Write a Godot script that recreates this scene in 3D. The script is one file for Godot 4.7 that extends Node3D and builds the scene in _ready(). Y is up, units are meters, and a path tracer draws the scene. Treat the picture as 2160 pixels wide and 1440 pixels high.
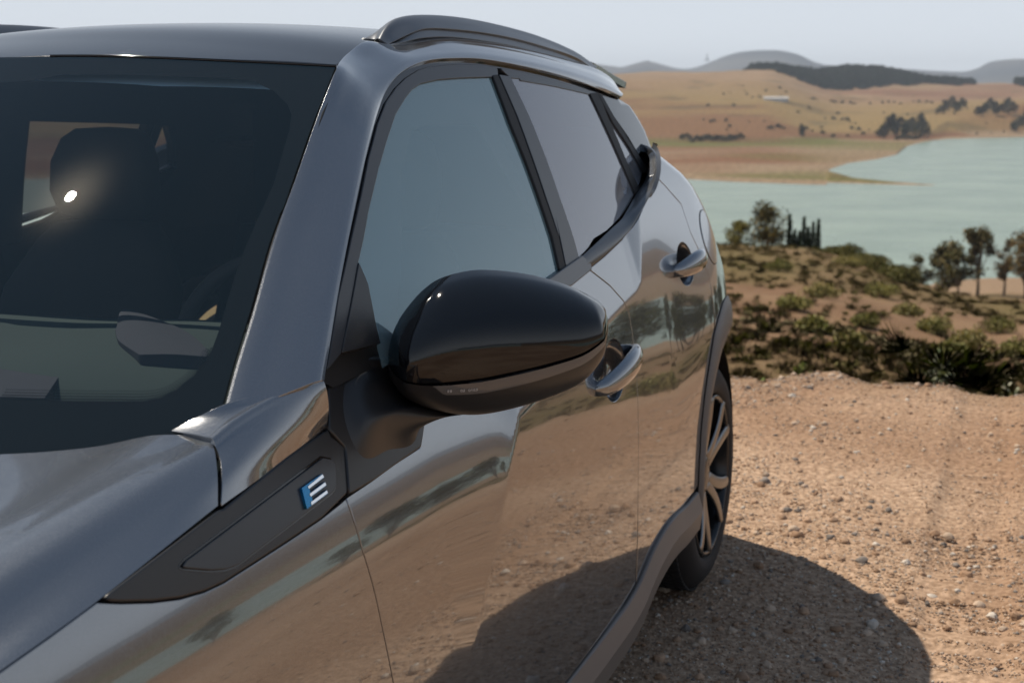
extends Node3D
# A grey car on a dirt lay-by above a reservoir. World = car frame: metres, y up, the car points to +z.

func _ready() -> void:
	var cam := Camera3D.new(); cam.name = "camera"
	cam.fov = 26.99
	cam.position = Vector3(1.766, 1.453, 1.347)
	cam.rotation_degrees = Vector3(-9.739, 20.323, 0)
	cam.near = .05; cam.far = 30000
	var ca := CameraAttributesPhysical.new()
	ca.frustum_focal_length = 50.0; ca.frustum_focus_distance = 2.45; ca.frustum_near = .05; ca.frustum_far = 30000
	ca.exposure_aperture = 7.1
	ca.exposure_shutter_speed = 100; ca.exposure_sensitivity = 100
	cam.attributes = ca
	add_child(cam)
	var we := WorldEnvironment.new(); we.name = "environment"
	var env := Environment.new()
	env.background_mode = Environment.BG_SKY
	var sm := ProceduralSkyMaterial.new()
	sm.sky_top_color = col(.115, .165, .25); sm.sky_horizon_color = col(.77, .82, .87); sm.sky_curve = .145
	sm.ground_bottom_color = col(.2, .15, .1); sm.ground_horizon_color = col(.5, .45, .4)
	sm.sun_angle_max = 8.0; sm.sun_curve = .15
	var sky := Sky.new(); sky.sky_material = sm
	env.sky = sky
	env.tonemap_mode = Environment.TONE_MAPPER_LINEAR
	env.tonemap_exposure = 1.28
	env.fog_enabled = true; env.fog_density = .00008; env.fog_light_color = Color(.90, .945, 1.0)
	env.sdfgi_enabled = true; env.ssao_enabled = true; env.ssil_enabled = true
	we.environment = env
	add_child(we)
	var sun := DirectionalLight3D.new(); sun.name = "sun"
	sun.light_energy = 1.35; sun.light_color = Color(1.0, .955, .89); sun.light_angular_distance = .5
	sun.shadow_enabled = true
	sun.look_at_from_position(Vector3(-.50, .858, -.126) * 50, Vector3.ZERO)
	add_child(sun)
	build_land()
	build_car()

const FENDER := [0.1553,0.9286,0.12,0.916,0.073,0.9014,0.0246,0.8894,-0.0221,0.8822,-0.0619,0.88,-0.2095,0.8836,-0.3157,0.8876,-0.3949,0.8944,-0.398,0.8743,-0.4032,0.8187,-0.4188,0.7584,-0.4339,0.6882,-0.4554,0.6001,-0.475,0.5,-0.485,0.3,-0.0275,0.308,-0.0289,0.3864,-0.0166,0.4639,0.0089,0.538,0.0469,0.6066,0.0963,0.6676,0.1555,0.7191,0.2227,0.7595,0.296,0.7876,0.373,0.8025,0.4514,0.8039,0.5289,0.7916,0.603,0.7661,0.6716,0.7281,0.7326,0.6787,0.8,0.66,0.8,0.8,0.78,0.865,0.62,0.9,0.3105,0.9131,0.2344,0.9202]
const FENDER_TRIM := [0.1553,0.9286,-0.0977,0.9575,-0.1055,0.9561,-0.291,0.979,-0.4067,0.989,-0.4079,0.9788,-0.4343,0.9568,-0.4174,0.9231,-0.3986,0.8996,-0.3157,0.8876,-0.2095,0.8836,-0.0619,0.88,-0.0221,0.8822,0.0246,0.8894,0.073,0.9014,0.12,0.916]
const INSERT_PLATE := [0.0098,0.9201,-0.001,0.9234,-0.3605,0.9579,-0.382,0.9507,-0.3857,0.9414,-0.3692,0.9151,-0.3571,0.9116,-0.0937,0.8908,-0.0694,0.893,-0.0408,0.9006,0.0047,0.917]
const BADGE_E := [-0.2776,0.9356,-0.3371,0.9398,-0.3387,0.9353,-0.2943,0.9318,-0.2927,0.9251,-0.3373,0.9289,-0.3376,0.9247,-0.2932,0.9214,-0.2917,0.9147,-0.3349,0.9186,-0.3347,0.9145,-0.2736,0.9104]
const BAR_A := [-0.2913,0.9344,-0.3369,0.9396,-0.3384,0.9356,-0.2923,0.9313]
const BAR_B := [-0.2894,0.925,-0.3367,0.9288,-0.3372,0.925,-0.2901,0.9215]
const BAR_C := [-0.2861,0.9149,-0.3342,0.9185,-0.3344,0.9149,-0.2856,0.9113]
const FRONT_DOOR := [-0.3949,0.8944,-0.398,0.8743,-0.4032,0.8187,-0.4188,0.7584,-0.4339,0.6882,-0.4554,0.6001,-0.475,0.5,-0.485,0.38,-0.485,0.27,-1.2,0.265,-1.6684,0.2807,-1.8114,0.304,-1.8088,0.3073,-1.8125,0.5394,-1.8275,0.7635,-1.8297,0.8351,-1.8252,0.9072,-1.8171,0.9556,-1.7885,0.9907,-1.7273,1.0327,-1.624,1.081,-1.25,1.056,-1,1.05,-0.8,1.03,-0.6601,0.9061,-0.5648,0.9034,-0.4809,0.8985,-0.4013,0.8957]
const BELT_LOW := [0.8486,1.0832,-1.6128,0.8485,1.0981,-1.7291,0.8471,1.1224,-1.8806,0.8438,1.1435,-1.9839,0.8384,1.1789,-2.0945,0.8306,1.2116,-2.1972,0.8198,1.2525,-2.2887,0.8026,1.282,-2.364,0.7757,1.3052,-2.4495,0.7446,1.3162,-2.5399]
const BELT_UP := [0.8399,1.1107,-1.5899,0.8353,1.1224,-1.6758,0.8237,1.146,-1.8633,0.8143,1.1615,-1.9944,0.8078,1.173,-2.0528,0.7888,1.2039,-2.2076,0.7707,1.2284,-2.3563,0.7504,1.2575,-2.4796,0.7298,1.2862,-2.5897,0.7138,1.3125,-2.6427]
const REAR_DOOR := [-1.624,1.081,-1.7273,1.0327,-1.7885,0.9907,-1.8171,0.9556,-1.8252,0.9072,-1.8297,0.8351,-1.8275,0.7635,-1.8125,0.5394,-1.8162,0.3012,-1.9525,0.3459,-2.0731,0.3679,-2.1746,0.3724,-2.2832,0.3664,-2.4705,0.3799,-2.4741,0.4399,-2.482,0.494,-2.4912,0.5508,-2.5028,0.6123,-2.5261,0.6839,-2.5531,0.74,-2.5835,0.7866,-2.586,0.9452,-2.5475,1.0223,-2.5006,1.0855,-2.4846,1.1644,-2.3651,1.2251,-2.3154,1.2476,-2.315,1.251,-2.2089,1.2108,-2.0972,1.1787,-1.9924,1.1428,-1.9075,1.1196,-1.745,1.0962,-1.6218,1.082]
const QUARTER_PANEL := [-2.43,1.313,-2.4062,1.306,-2.369,1.2811,-2.3154,1.2476,-2.3651,1.2251,-2.4846,1.1644,-2.5006,1.0855,-2.5475,1.0223,-2.586,0.9452,-2.5982,0.7961,-2.6605,0.8291,-2.7185,0.8507,-2.7803,0.8561,-2.85,0.853,-2.9757,0.829,-3.089,0.774,-3.1774,0.6874,-3.238,0.584,-3.2703,0.4726,-3.2723,0.36,-3.28,0.33,-3.45,0.34,-3.4,1.1,-3,1.33,-2.6,1.335]
const ARCH_CLADDING := [-2.43,0.3683,-2.4597,0.4166,-2.4857,0.5061,-2.4956,0.6155,-2.5091,0.7237,-2.5521,0.8151,-2.6,0.845,-2.72,0.85,-2.85,0.82,-3,0.73,-3.1,0.6,-3.17,0.45,-3.19,0.3,-3.085,0.3,-3.0812,0.3,-3.085,0.355,-3.0812,0.41,-3.0697,0.4639,-3.0509,0.5157,-3.025,0.5643,-2.9926,0.6089,-2.9543,0.6485,-2.9109,0.6825,-2.8632,0.71,-2.8121,0.7307,-2.7586,0.744,-2.7038,0.7498,-2.6487,0.7478,-2.5944,0.7383,-2.542,0.7212,-2.4925,0.6971,-2.4468,0.6663,-2.4059,0.6294,-2.3704,0.5872,-2.3412,0.5404,-2.3188,0.4901,-2.3036,0.4371,-2.296,0.3826,-2.296,0.3274,-2.3,0.3]
const SILL_TOP := [0.9141,0.3683,-2.43,0.9141,0.3669,-2.3702,0.9141,0.3664,-2.2832,0.9142,0.3724,-2.1746,0.9141,0.3679,-2.0731,0.9136,0.3459,-1.9525,0.912,0.299,-1.8166,0.9112,0.2807,-1.6684,0.905,0.262,-1.2,0.9,0.26,-0.5]
const APERTURE := [-0.3899,1.0797,-0.4873,1.1659,-0.5872,1.2437,-0.7468,1.3552,-0.8361,1.4096,-0.9067,1.4481,-0.973,1.4771,-1.0473,1.4987,-1.1244,1.5137,-1.2165,1.5252,-1.3496,1.5311,-1.4888,1.5329,-1.6812,1.5255,-1.8994,1.5126,-2.1525,1.4917,-2.5038,1.452]
const SEAL := [-0.3899,1.0797,-0.4873,1.1659,-0.5872,1.2437,-0.7468,1.3552,-0.8361,1.4096,-0.9067,1.4481,-0.973,1.4771,-1.0473,1.4987,-1.1244,1.5137,-1.2165,1.5252,-1.3496,1.5311,-1.4888,1.5329,-1.6812,1.5255,-1.8994,1.5126,-2.1525,1.4917,-2.5038,1.452,-2.4833,1.4489,-2.3123,1.4673,-2.1327,1.4812,-1.883,1.5026,-1.6673,1.5161,-1.5785,1.5198,-1.4751,1.5229,-1.3357,1.5205,-1.2014,1.5131,-1.1461,1.5065,-1.0661,1.4899,-1.0014,1.4715,-0.9303,1.4452,-0.8581,1.4093,-0.7672,1.3544,-0.6049,1.2421,-0.5012,1.1642,-0.404,1.0773]
const FRAME_FRONT := [-0.404,1.0773,-0.5012,1.1642,-0.6085,1.2418,-0.7713,1.3542,-0.8626,1.4092,-0.9344,1.4447,-1.005,1.4703,-1.0687,1.4885,-1.1461,1.5046,-1.2006,1.5112,-1.333,1.5185,-1.4721,1.5207,-1.5759,1.5179,-1.5566,1.5006,-1.5176,1.4976,-1.3443,1.4936,-1.2193,1.4888,-1.1216,1.4799,-1.0708,1.4689,-1.0239,1.4539,-0.9489,1.425,-0.8705,1.3839,-0.7929,1.3398,-0.6975,1.2786,-0.6439,1.2387,-0.5964,1.2052,-0.4523,1.0916]
const GLASS_FRONT := [-0.5964,1.2052,-0.6439,1.2387,-0.6975,1.2786,-0.7929,1.3398,-0.8705,1.3839,-0.9489,1.425,-1.0239,1.4539,-1.0708,1.4689,-1.1216,1.4799,-1.2193,1.4888,-1.3443,1.4936,-1.5176,1.4976,-1.4654,1.1649,-1.4413,1.1003,-1.3469,1.0923,-1.1,1.078,-0.72,1.075,-0.5673,1.0564,-0.5767,1.1091,-0.5993,1.1719]
const SAIL_TRIANGLE := [-0.4523,1.0916,-0.5964,1.2052,-0.5993,1.1719,-0.5767,1.1091,-0.5673,1.0564,-0.6,1.085]
const B_SEAL := [-1.5206,1.4977,-1.5505,1.4998,-1.542,1.4118,-1.5243,1.3352,-1.5069,1.2453,-1.4972,1.1621,-1.5164,1.1995,-1.4749,1.1025,-1.4413,1.1003,-1.4654,1.1649,-1.4771,1.2472,-1.4873,1.3227,-1.4936,1.3986]
const B_COVER := [-1.5592,1.5003,-1.6207,1.4972,-1.6223,1.4108,-1.6115,1.3212,-1.5967,1.2395,-1.5882,1.1539,-1.5779,1.1114,-1.481,1.1029,-1.5253,1.2024,-1.5023,1.1616,-1.514,1.2448,-1.5324,1.3349,-1.5501,1.4117]
const FRAME_REAR := [-1.5927,1.5168,-1.6629,1.5131,-1.8784,1.4998,-2.1272,1.4782,-2.3041,1.4651,-2.2034,1.4618,-1.9128,1.4807,-1.6859,1.4915,-1.6868,1.4959,-1.6283,1.4966]
const GLASS_REAR := [-1.6267,1.4948,-1.6846,1.4944,-1.6826,1.4892,-1.9095,1.4788,-2.1907,1.4614,-2.2024,1.3739,-2.2104,1.2891,-2.2188,1.2079,-2.1296,1.1886,-2.011,1.1686,-1.8581,1.1493,-1.7346,1.1407,-1.6799,1.1276,-1.589,1.1117,-1.5957,1.1532,-1.6041,1.2391,-1.619,1.321,-1.6299,1.4107]
const C_SEAL := [-2.2034,1.4618,-2.2921,1.4646,-2.2747,1.4069,-2.271,1.2908,-2.2881,1.2209,-2.2277,1.2074,-2.2156,1.2888,-2.2076,1.3738]
const GLASS_QUARTER := [-2.2802,1.4068,-2.2976,1.385,-2.364,1.3178,-2.3992,1.2544,-2.327,1.2317,-2.2897,1.2251,-2.2748,1.2928]
const D_BAR := [-2.2835,1.4586,-2.3169,1.4586,-2.3401,1.4061,-2.3978,1.3344,-2.4725,1.2621,-2.4609,1.2532,-2.407,1.2549,-2.3681,1.3199,-2.3017,1.3871]
const D_PANE := [-2.3264,1.4586,-2.4847,1.4466,-2.53,1.452,-2.63,1.43,-2.675,1.396,-2.7,1.36,-2.7,1.325,-2.67,1.303,-2.5469,1.2765,-2.4831,1.2591,-2.4186,1.3493,-2.3489,1.4104]
const BELT_TRIM := [-0.78,1.055,-1.1,1.055,-1.4659,1.0662,-1.6189,1.0813,-1.6238,1.091,-1.5871,1.1101,-1.4688,1.1,-1.3662,1.0907,-1.1,1.076,-0.8,1.076]
const BELT_TRIM_REAR := [-1.4659,1.0662,-1.6256,1.0816,-1.8667,1.1097,-2.1988,1.1588,-2.0822,1.159,-2.2959,1.1944,-2.499,1.2404,-2.6397,1.2803,-5.2001,1.2236]
const WS_SIDE := [0.6515,1.5054,0.6593,1.47,0.6748,1.4068,0.6908,1.3498,0.7073,1.2892,0.7068,1.2827,0.7182,1.2385,0.7424,1.1637,0.7592,1.1018,0.7734,1.0551]
const WS_TOP := [0.1218,1.5242,0.2218,1.5234,0.3191,1.5201,0.4432,1.5146,0.5611,1.509,0.651,1.504]
const FRIT_INNER := [0.0696,1.4774,0.125,1.4827,0.1734,1.4934,0.2818,1.4929,0.4794,1.4862,0.5309,1.4811,0.5756,1.4646,0.6118,1.4431,0.6289,1.4273,0.6421,1.4016,0.669,1.3259,0.6817,1.2511,0.6921,1.2064,0.7142,1.1379,0.7191,1.1167,0.719,1.1034,0.7148,1.0866,0.7029,1.0717,0.6875,1.0625,0.6685,1.0587,0.636,1.0582,0.5698,1.0575,0.4785,1.0569]
const PILLAR_IN := [0.7823,1.0362,-0.217,0.7766,1.0551,-0.2396,0.7625,1.1018,-0.2954,0.7458,1.1638,-0.3715,0.7217,1.2385,-0.4643,0.71,1.2827,-0.5211,0.6941,1.3498,-0.6095,0.6774,1.4068,-0.6851,0.662,1.4686,-0.7697,0.6543,1.5018,-0.8158,0.603,1.5217,-0.9392,0.592,1.5387,-1.0009,0.585,1.5528,-1.0563,0.58,1.56,-1.111,0.58,1.5536,-1.1653,0.58,1.5588,-1.226,0.58,1.5694,-1.3218,0.58,1.5776,-1.4593,0.58,1.578,-1.649,0.58,1.5719,-1.8624,0.58,1.5593,-2.1046,0.58,1.5408,-2.3818,0.58,1.528,-2.5362,0.58,1.5019,-2.6689,0.58,1.4641,-2.7537]
const PILLAR_OUT := [0.8504,1.0668,-0.3753,0.8459,1.0797,-0.3899,0.8154,1.1659,-0.4873,0.7852,1.2437,-0.5872,0.7369,1.3552,-0.7468,0.711,1.4096,-0.8361,0.6918,1.4481,-0.9067,0.6769,1.4771,-0.973,0.6656,1.4987,-1.0473,0.6576,1.5137,-1.1244,0.6514,1.5252,-1.2165,0.6482,1.5311,-1.3496,0.6472,1.5329,-1.4888,0.651,1.5255,-1.6812,0.6547,1.5126,-1.8994,0.6573,1.4917,-2.1525,0.6574,1.452,-2.5038]
const HOOD_REAR := [0,1.005,0,0.33,1.002,-0.035,0.537,1.0028,-0.0847,0.6516,1.0129,-0.1266,0.7268,1.026,-0.1656,0.778,1.0226,-0.1802,0.802,1.0199,-0.163,0.826,1.0002,-0.1342,0.846,0.9617,-0.1017]
const HOOD_CUT := [0.8478,0.9571,-0.0954,0.8566,0.9286,0.1553,0.8588,0.9202,0.2344,0.8602,0.9131,0.3105,0.8659,0.865,0.78,0.859,0.9,0.62]
const HOOD_RIDGE := [0.8,1.0295,-0.1525,0.797,1.0087,-0.0194,0.792,0.99,0.1073,0.785,0.9723,0.215]
const CORNER_IN := [0.7273,1.028,-0.1734,0.7533,1.0424,-0.2003,0.7838,1.0576,-0.23,0.806,1.0616,-0.292,0.824,1.0665,-0.3378,0.84,1.072,-0.3819]
const CORNER_RIDGE := [0.803,1.028,-0.1642,0.808,1.042,-0.21,0.818,1.0559,-0.2791,0.832,1.0658,-0.3464,0.842,1.0718,-0.3825]
const CORNER_LOW := [0.8468,0.9598,-0.109,0.8429,0.9702,-0.2229,0.8387,0.9809,-0.3331,0.8347,0.991,-0.4084]
const ROOF_FRONT := [-0.0197,-0.7983,0.1825,-0.8182,0.4035,-0.8477,0.595,-0.925]
const ROOF_SIDE := [0.6,-0.955,0.588,-1.05,0.578,-1.16,0.572,-1.3,0.57,-2.2,0.555,-2.6,0.52,-2.86,0.492,-3.16]
const RAIL_LOW := [0.592,1.5495,-1.1398,0.592,1.5552,-1.1998,0.592,1.5672,-1.2948,0.592,1.5753,-1.4309,0.592,1.5753,-1.6187,0.592,1.5696,-1.83,0.592,1.557,-2.0697,0.592,1.5381,-2.3441,0.592,1.5253,-2.4891]
const RAIL_GROOVE := [0.59,1.553,-1.1515,0.59,1.5743,-1.2435,0.59,1.5878,-1.3121,0.59,1.5933,-1.4008,0.59,1.5949,-1.6239,0.59,1.59,-1.8354,0.59,1.5767,-2.0752,0.59,1.5577,-2.3207,0.59,1.528,-2.4908]
const RAIL_SHOULDER := [0.575,1.5623,-1.1467,0.575,1.5862,-1.1844,0.575,1.6027,-1.2537,0.575,1.6116,-1.3675,0.575,1.6145,-1.5642,0.575,1.6063,-1.82,0.575,1.5929,-2.055,0.575,1.5639,-2.3382,0.575,1.5335,-2.5332]
const RAIL_TOP := [0.555,1.5627,-1.1664,0.555,1.5839,-1.1967,0.555,1.6039,-1.2504,0.555,1.6174,-1.3627,0.555,1.6237,-1.5656,0.555,1.6187,-1.818,0.555,1.6026,-2.1121,0.555,1.5738,-2.3999,0.555,1.5386,-2.6015]
const RAIL_INNER := [0.525,1.5627,-1.1664,0.525,1.5639,-1.1967,0.525,1.5739,-1.2504,0.525,1.5824,-1.3627,0.525,1.5887,-1.5656,0.525,1.5837,-1.818,0.525,1.5726,-2.1121,0.525,1.5538,-2.3999,0.525,1.5386,-2.6015]
const MIRROR_TOP := [0.8428,1.0596,-0.5969,0.8451,1.0778,-0.5986,0.8506,1.1009,-0.6027,0.8592,1.1212,-0.6092,0.8699,1.1388,-0.6172,0.8848,1.1588,-0.6283,0.9039,1.176,-0.6427,0.9273,1.1854,-0.6602,0.953,1.1902,-0.6795,0.9789,1.1889,-0.6989,1.0159,1.1823,-0.7267,1.049,1.1721,-0.7515,1.0802,1.1579,-0.7749,1.1028,1.1428,-0.7919,1.1165,1.1314,-0.8021,1.1252,1.1188,-0.8087,1.1276,1.1064,-0.8105]
const MIRROR_BOTTOM := [0.8427,1.0492,-0.5968,0.8446,1.0333,-0.5982,0.8497,1.0185,-0.602,0.86,1.0019,-0.6098,0.8747,0.9894,-0.6208,0.8917,0.9795,-0.6335,0.9174,0.97,-0.6528,0.9391,0.9656,-0.6691,0.9587,0.9646,-0.6838,0.9829,0.9675,-0.7019,1.0161,0.9753,-0.7268,1.0496,0.9863,-0.752,1.0857,1.0028,-0.779,1.1037,1.0207,-0.7926,1.1172,1.0444,-0.8027,1.1257,1.0739,-0.809,1.1277,1.0956,-0.8106]
const SAIL_BASE := [-0.4647,1.0613,-0.4081,0.9875,-0.4331,0.9569,-0.4016,0.9001,-0.4826,0.9007,-0.5662,0.9052,-0.6556,0.9091,-0.8,1.02,-0.84,1.05,-0.7,1.08,-0.5,1.088]
const ARM_TIP := [0.8336,1.044,-0.6159,0.8396,1.0194,-0.6204,0.8604,0.992,-0.636,0.9008,0.9739,-0.6664,0.9446,0.9643,-0.6992,0.9312,0.9893,-0.6891,0.8883,1.0191,-0.657,0.8504,1.0481,-0.6286]
const ARM_ROOT := [0.8077,1.055,-0.455,0.841,0.975,-0.42,0.8632,0.915,-0.45,0.8656,0.908,-0.56,0.8639,0.913,-0.655,0.843,0.97,-0.7,0.8099,1.05,-0.66,0.8008,1.07,-0.55]
const ARM_MID := [0.825,1.0457,-0.5657,0.842,1.0288,-0.5245,0.86,0.9961,-0.492,0.876,0.9774,-0.5383,0.893,0.9524,-0.6138,0.8871,0.9796,-0.6946,0.8491,1.0345,-0.6585,0.8256,1.0591,-0.5893]
const LID := [0.3336,1.078,-0.7219,0.2595,1.078,-0.7594,0.3548,1.078,-0.5878,0.4241,1.078,-0.5,0.5286,1.078,-0.4051,0.6293,1.078,-0.4257,0.603,1.078,-0.4712,0.4694,1.078,-0.6149]
const DASH_SEAM := [0.2584,1.052,-0.4228,0.385,1.052,-0.4226,0.5197,1.052,-0.4232,0.6152,1.052,-0.4347]
const DASH_PANEL := [0.2864,1.05,-0.3891,0.3892,1.05,-0.4147,0.4673,1.05,-0.1724,0.5185,1.05,-0.1978]
const RIDGE_A := [-16.99,-16.20,-15.64,-14.94,-14.34,-13.60,-12.96,-12.50,-11.95,-11.41,-10.68,-9.77,-9.04,-8.59,-8.13,-7.06,-6.17,-4.94,-3.73,-2.87,-2.45,-2.12,-1.54,-0.87,-0.20]
const RIDGE_V := [215.9,194.4,203.4,239.6,209.0,184.4,199.3,229.4,265.2,288.9,300.3,296.5,265.9,229.7,208.4,198.6,186.0,176.2,163.4,162.6,182.6,214.2,230.8,235.6,223.2]
const SPIT_NEAR_A := [-23.74,-19.94,-13.51,-11.46,-8.70,-5.99,-4.04,-2.82]
const SPIT_NEAR_V := [885.2,862.0,847.3,822.0,806.0,796.9,791.3,796.5]
const SPIT_FAR_A := [-7.90,-6.89,-5.46,-4.04,-2.82]
const SPIT_FAR_V := [952.6,870.2,835.5,813.3,800.8]
const BAY_A := [-7.90,-7.10,-6.03,-5.24,-4.90,-4.29,-3.43,-0.70]
const BAY_V := [958.9,1068.2,1140.2,1241.3,1452.1,1598.3,1716.9,1828.6]
# ------------------------------------------------------------------ the land: angles in degrees from -z towards +x, distances from EYE
const EYE := Vector2(1.766, 1.347)
const LAKE := -45.0
var soil_noise := FastNoiseLite.new()
var fine_noise := FastNoiseLite.new()
var rng := RandomNumberGenerator.new()

const ORDER := ["first", "second", "third", "fourth", "fifth", "sixth", "seventh", "eighth", "ninth", "tenth"]

func polar(deg: float, r: float) -> Vector2:
	var a := deg_to_rad(deg)
	return EYE + Vector2(sin(a), -cos(a)) * r

func crest(deg: float) -> float:
	return .22 * fine_noise.get_noise_2d(deg * 2.2, 5.0) + pw(deg, [-180, -120, -60, -25, -11.1, -7.5, -4.8, -.2, 20, 50, 80, 120, 180], [32, 26, 12.5, 8.4, 7.62, 7.85, 7.62, 7.6, 7.75, 8.2, 9.5, 22, 32])

const HILL_R := [8, 10, 14, 20, 25, 30, 45, 70, 95, 120, 200, 350, 500]
const HILL_A := [-.3, -1.1, -2.0, -2.6, -2.95, -3.4, -4.6, -6.6, -8.6, -14.5, -33., -47., -52.]
const HILL_B := [-.3, -1.1, -2.0, -2.75, -3.2, -3.75, -5.2, -8.4, -11.6, -15.2, -24.6, -42.0, -50.]

func ground_y(deg: float, r: float) -> float:
	var p := polar(deg, r)
	var c := crest(deg)
	var t := r - c
	var pad := .010 * fine_noise.get_noise_2d(p.x * 14, p.y * 14) + .025 * soil_noise.get_noise_2d(p.x * 9, p.y * 9)
	pad *= clampf((p - Vector2(0, -1)).length() * .35, .25, 1)
	pad -= .042 * soft((-1.0 - p.y) / 1.8)
	# two shallow wheel tracks
	for tx in [1.75, 3.2]:
		var off := absf(p.x - tx - .10 * (p.y + 3.0) - .15 * sin(p.y * .7))
		if off < .16: pad -= .016 * soft((.16 - off) / .07) * (1.0 + .5 * sin(p.y * 60.0))
	if t <= 0.0:
		return pad + .03 * soft((t + 1.2) / 1.2) * (1.0 - soft((t + .5) / .5)) * (.6 + .8 * fine_noise.get_noise_2d(p.x * 6, p.y * 6))
	var side := soft((deg + 9.0) / 8.0)
	var h := lerpf(spline(r, HILL_R, HILL_A), spline(r, HILL_R, HILL_B), side)
	h += (.9 * soil_noise.get_noise_2d(p.x * .45, p.y * .45) + .25 * fine_noise.get_noise_2d(p.x, p.y)) * soft((r - 14) / 30) * (1.0 - .5 * soft((r - 80) / 40))
	return lerpf(-.05 - .42 * pow(t, 1.2), h, soft((t - .4) / 4.0)) + .03 * fine_noise.get_noise_2d(p.x * 5, p.y * 5)

func ground_at(x: float, z: float) -> float:
	var d := Vector2(x, z) - EYE
	return ground_y(rad_to_deg(atan2(d.x, -d.y)), d.length())

func shore_land(deg: float, r: float) -> float:   # height of the land beyond the lake, below LAKE where there is water
	var near := pw(deg, SPIT_NEAR_A, SPIT_NEAR_V)
	var p := polar(deg, r)
	var wob := 26.0 * soil_noise.get_noise_2d(p.x * .09, p.y * .09)
	var bay := near
	var h := -60.0
	if deg > SPIT_FAR_A[0]:
		bay = pw(deg, BAY_A, BAY_V)
		bay = lerpf(bay, 760.0, soft((deg - 3.0) / 9.0))
		if deg < SPIT_NEAR_A[-1]:
			var far := pw(deg, SPIT_FAR_A, SPIT_FAR_V)
			h = LAKE - .4 + minf(minf((r - near) * .10, (far - r) * .05), 2.6)
	if r > bay - 60:
		var side := soft((deg + 10.6) / 3.2)
		var k3 := pw(deg, [-13, -11.2, -9.8, -8.6, -7.2, -5.8, -4.4, -3.0, 0], [.45, .50, .85, .78, 1.0, .88, .62, .45, .42])
		var body := lerpf(pw(r, [700, 1437, 1520, 1800, 2100, 2500, 3000, 3600, 5000], [-43.8, -43.6, -40, -20, 4, 30, 55, 50, 0]), pw(r, [700, 1620, 1800, 2000, 2250, 2500, 2850, 3000, 3300, 4000, 5200], [-44.3, -44.2, -36, -22, -10, 1, 10, lerpf(14, 20, k3), 12 + 50 * k3, 8 + 38 * k3, 0]), side)
		body += soft((r - 1500) / 900) * (13.0 * soil_noise.get_noise_2d(p.x * .035 + 40, p.y * .035) + 4.0 * soil_noise.get_noise_2d(p.x * .12, p.y * .12))
		h = maxf(h, minf(LAKE + .3 + (r - bay + wob * soft((r - bay) / 50)) * (.018 + .10 * soft((r - bay) / 250)), body))
	return h

func shade(a: Color, b: Color, t: float) -> Color:
	return a.lerp(b, clampf(t, 0, 1))

func polar_mesh(angles: PackedFloat32Array, radii: PackedFloat32Array, height: Callable, colour: Callable) -> ArrayMesh:
	var v := PackedVector3Array(); var c := PackedColorArray(); var ix := PackedInt32Array()
	var w := angles.size()
	for r in radii:
		for a in angles:
			var p := polar(a, r); var h: float = height.call(a, r)
			v.append(Vector3(p.x, h, p.y)); c.append(colour.call(a, r, h, p))
	for i in radii.size() - 1:
		for k in w - 1:
			var q := i * w + k
			for t in [q, q + w, q + w + 1, q, q + w + 1, q + 1]: ix.append(t)
	var n := PackedVector3Array(); n.resize(v.size())
	for i in range(0, ix.size(), 3):
		var m := (v[ix[i + 2]] - v[ix[i]]).cross(v[ix[i + 1]] - v[ix[i]])
		if m.y < 0: m = -m
		for k in 3: n[ix[i + k]] += m
	for i in n.size(): n[i] = n[i].normalized()
	var arr := []; arr.resize(Mesh.ARRAY_MAX)
	arr[Mesh.ARRAY_VERTEX] = v; arr[Mesh.ARRAY_NORMAL] = n; arr[Mesh.ARRAY_COLOR] = c; arr[Mesh.ARRAY_INDEX] = ix
	var me := ArrayMesh.new(); me.add_surface_from_arrays(Mesh.PRIMITIVE_TRIANGLES, arr)
	return me

func steps(lo: float, hi: float, d: float) -> PackedFloat32Array:
	var r := PackedFloat32Array(); var n := int(round((hi - lo) / d))
	for i in n + 1: r.append(lerpf(lo, hi, float(i) / n))
	return r

func geo(lo: float, hi: float, n: int) -> PackedFloat32Array:
	var r := PackedFloat32Array()
	for i in n + 1: r.append(lo * pow(hi / lo, float(i) / n))
	return r

func setting(called: String, mesh: Mesh, m: Material) -> MeshInstance3D:
	var o := MeshInstance3D.new(); o.name = called; o.mesh = mesh; o.material_override = m
	add_child(o, true); o.set_meta("kind", "structure")
	return o

func land_material(called: String, rough: float, tex_scale: float, lo: Color, hi: Color, relief: float, seed_: int) -> StandardMaterial3D:
	var m := mat(called, Color.WHITE, rough)
	m.vertex_color_use_as_albedo = true
	m.metallic_specular = .25
	m.albedo_texture = noise_tex(seed_, .03, lo, hi, 1024, 7)
	m.uv1_triplanar = true; m.uv1_world_triplanar = true; m.uv1_scale = Vector3.ONE * tex_scale
	if relief > 0:
		var n := FastNoiseLite.new(); n.seed = seed_ + 1; n.frequency = .05; n.fractal_octaves = 5
		var t := NoiseTexture2D.new(); t.width = 1024; t.height = 1024; t.seamless = true; t.noise = n; t.as_normal_map = true; t.bump_strength = 6.0
		m.normal_enabled = true; m.normal_texture = t; m.normal_scale = relief
	return m

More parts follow.
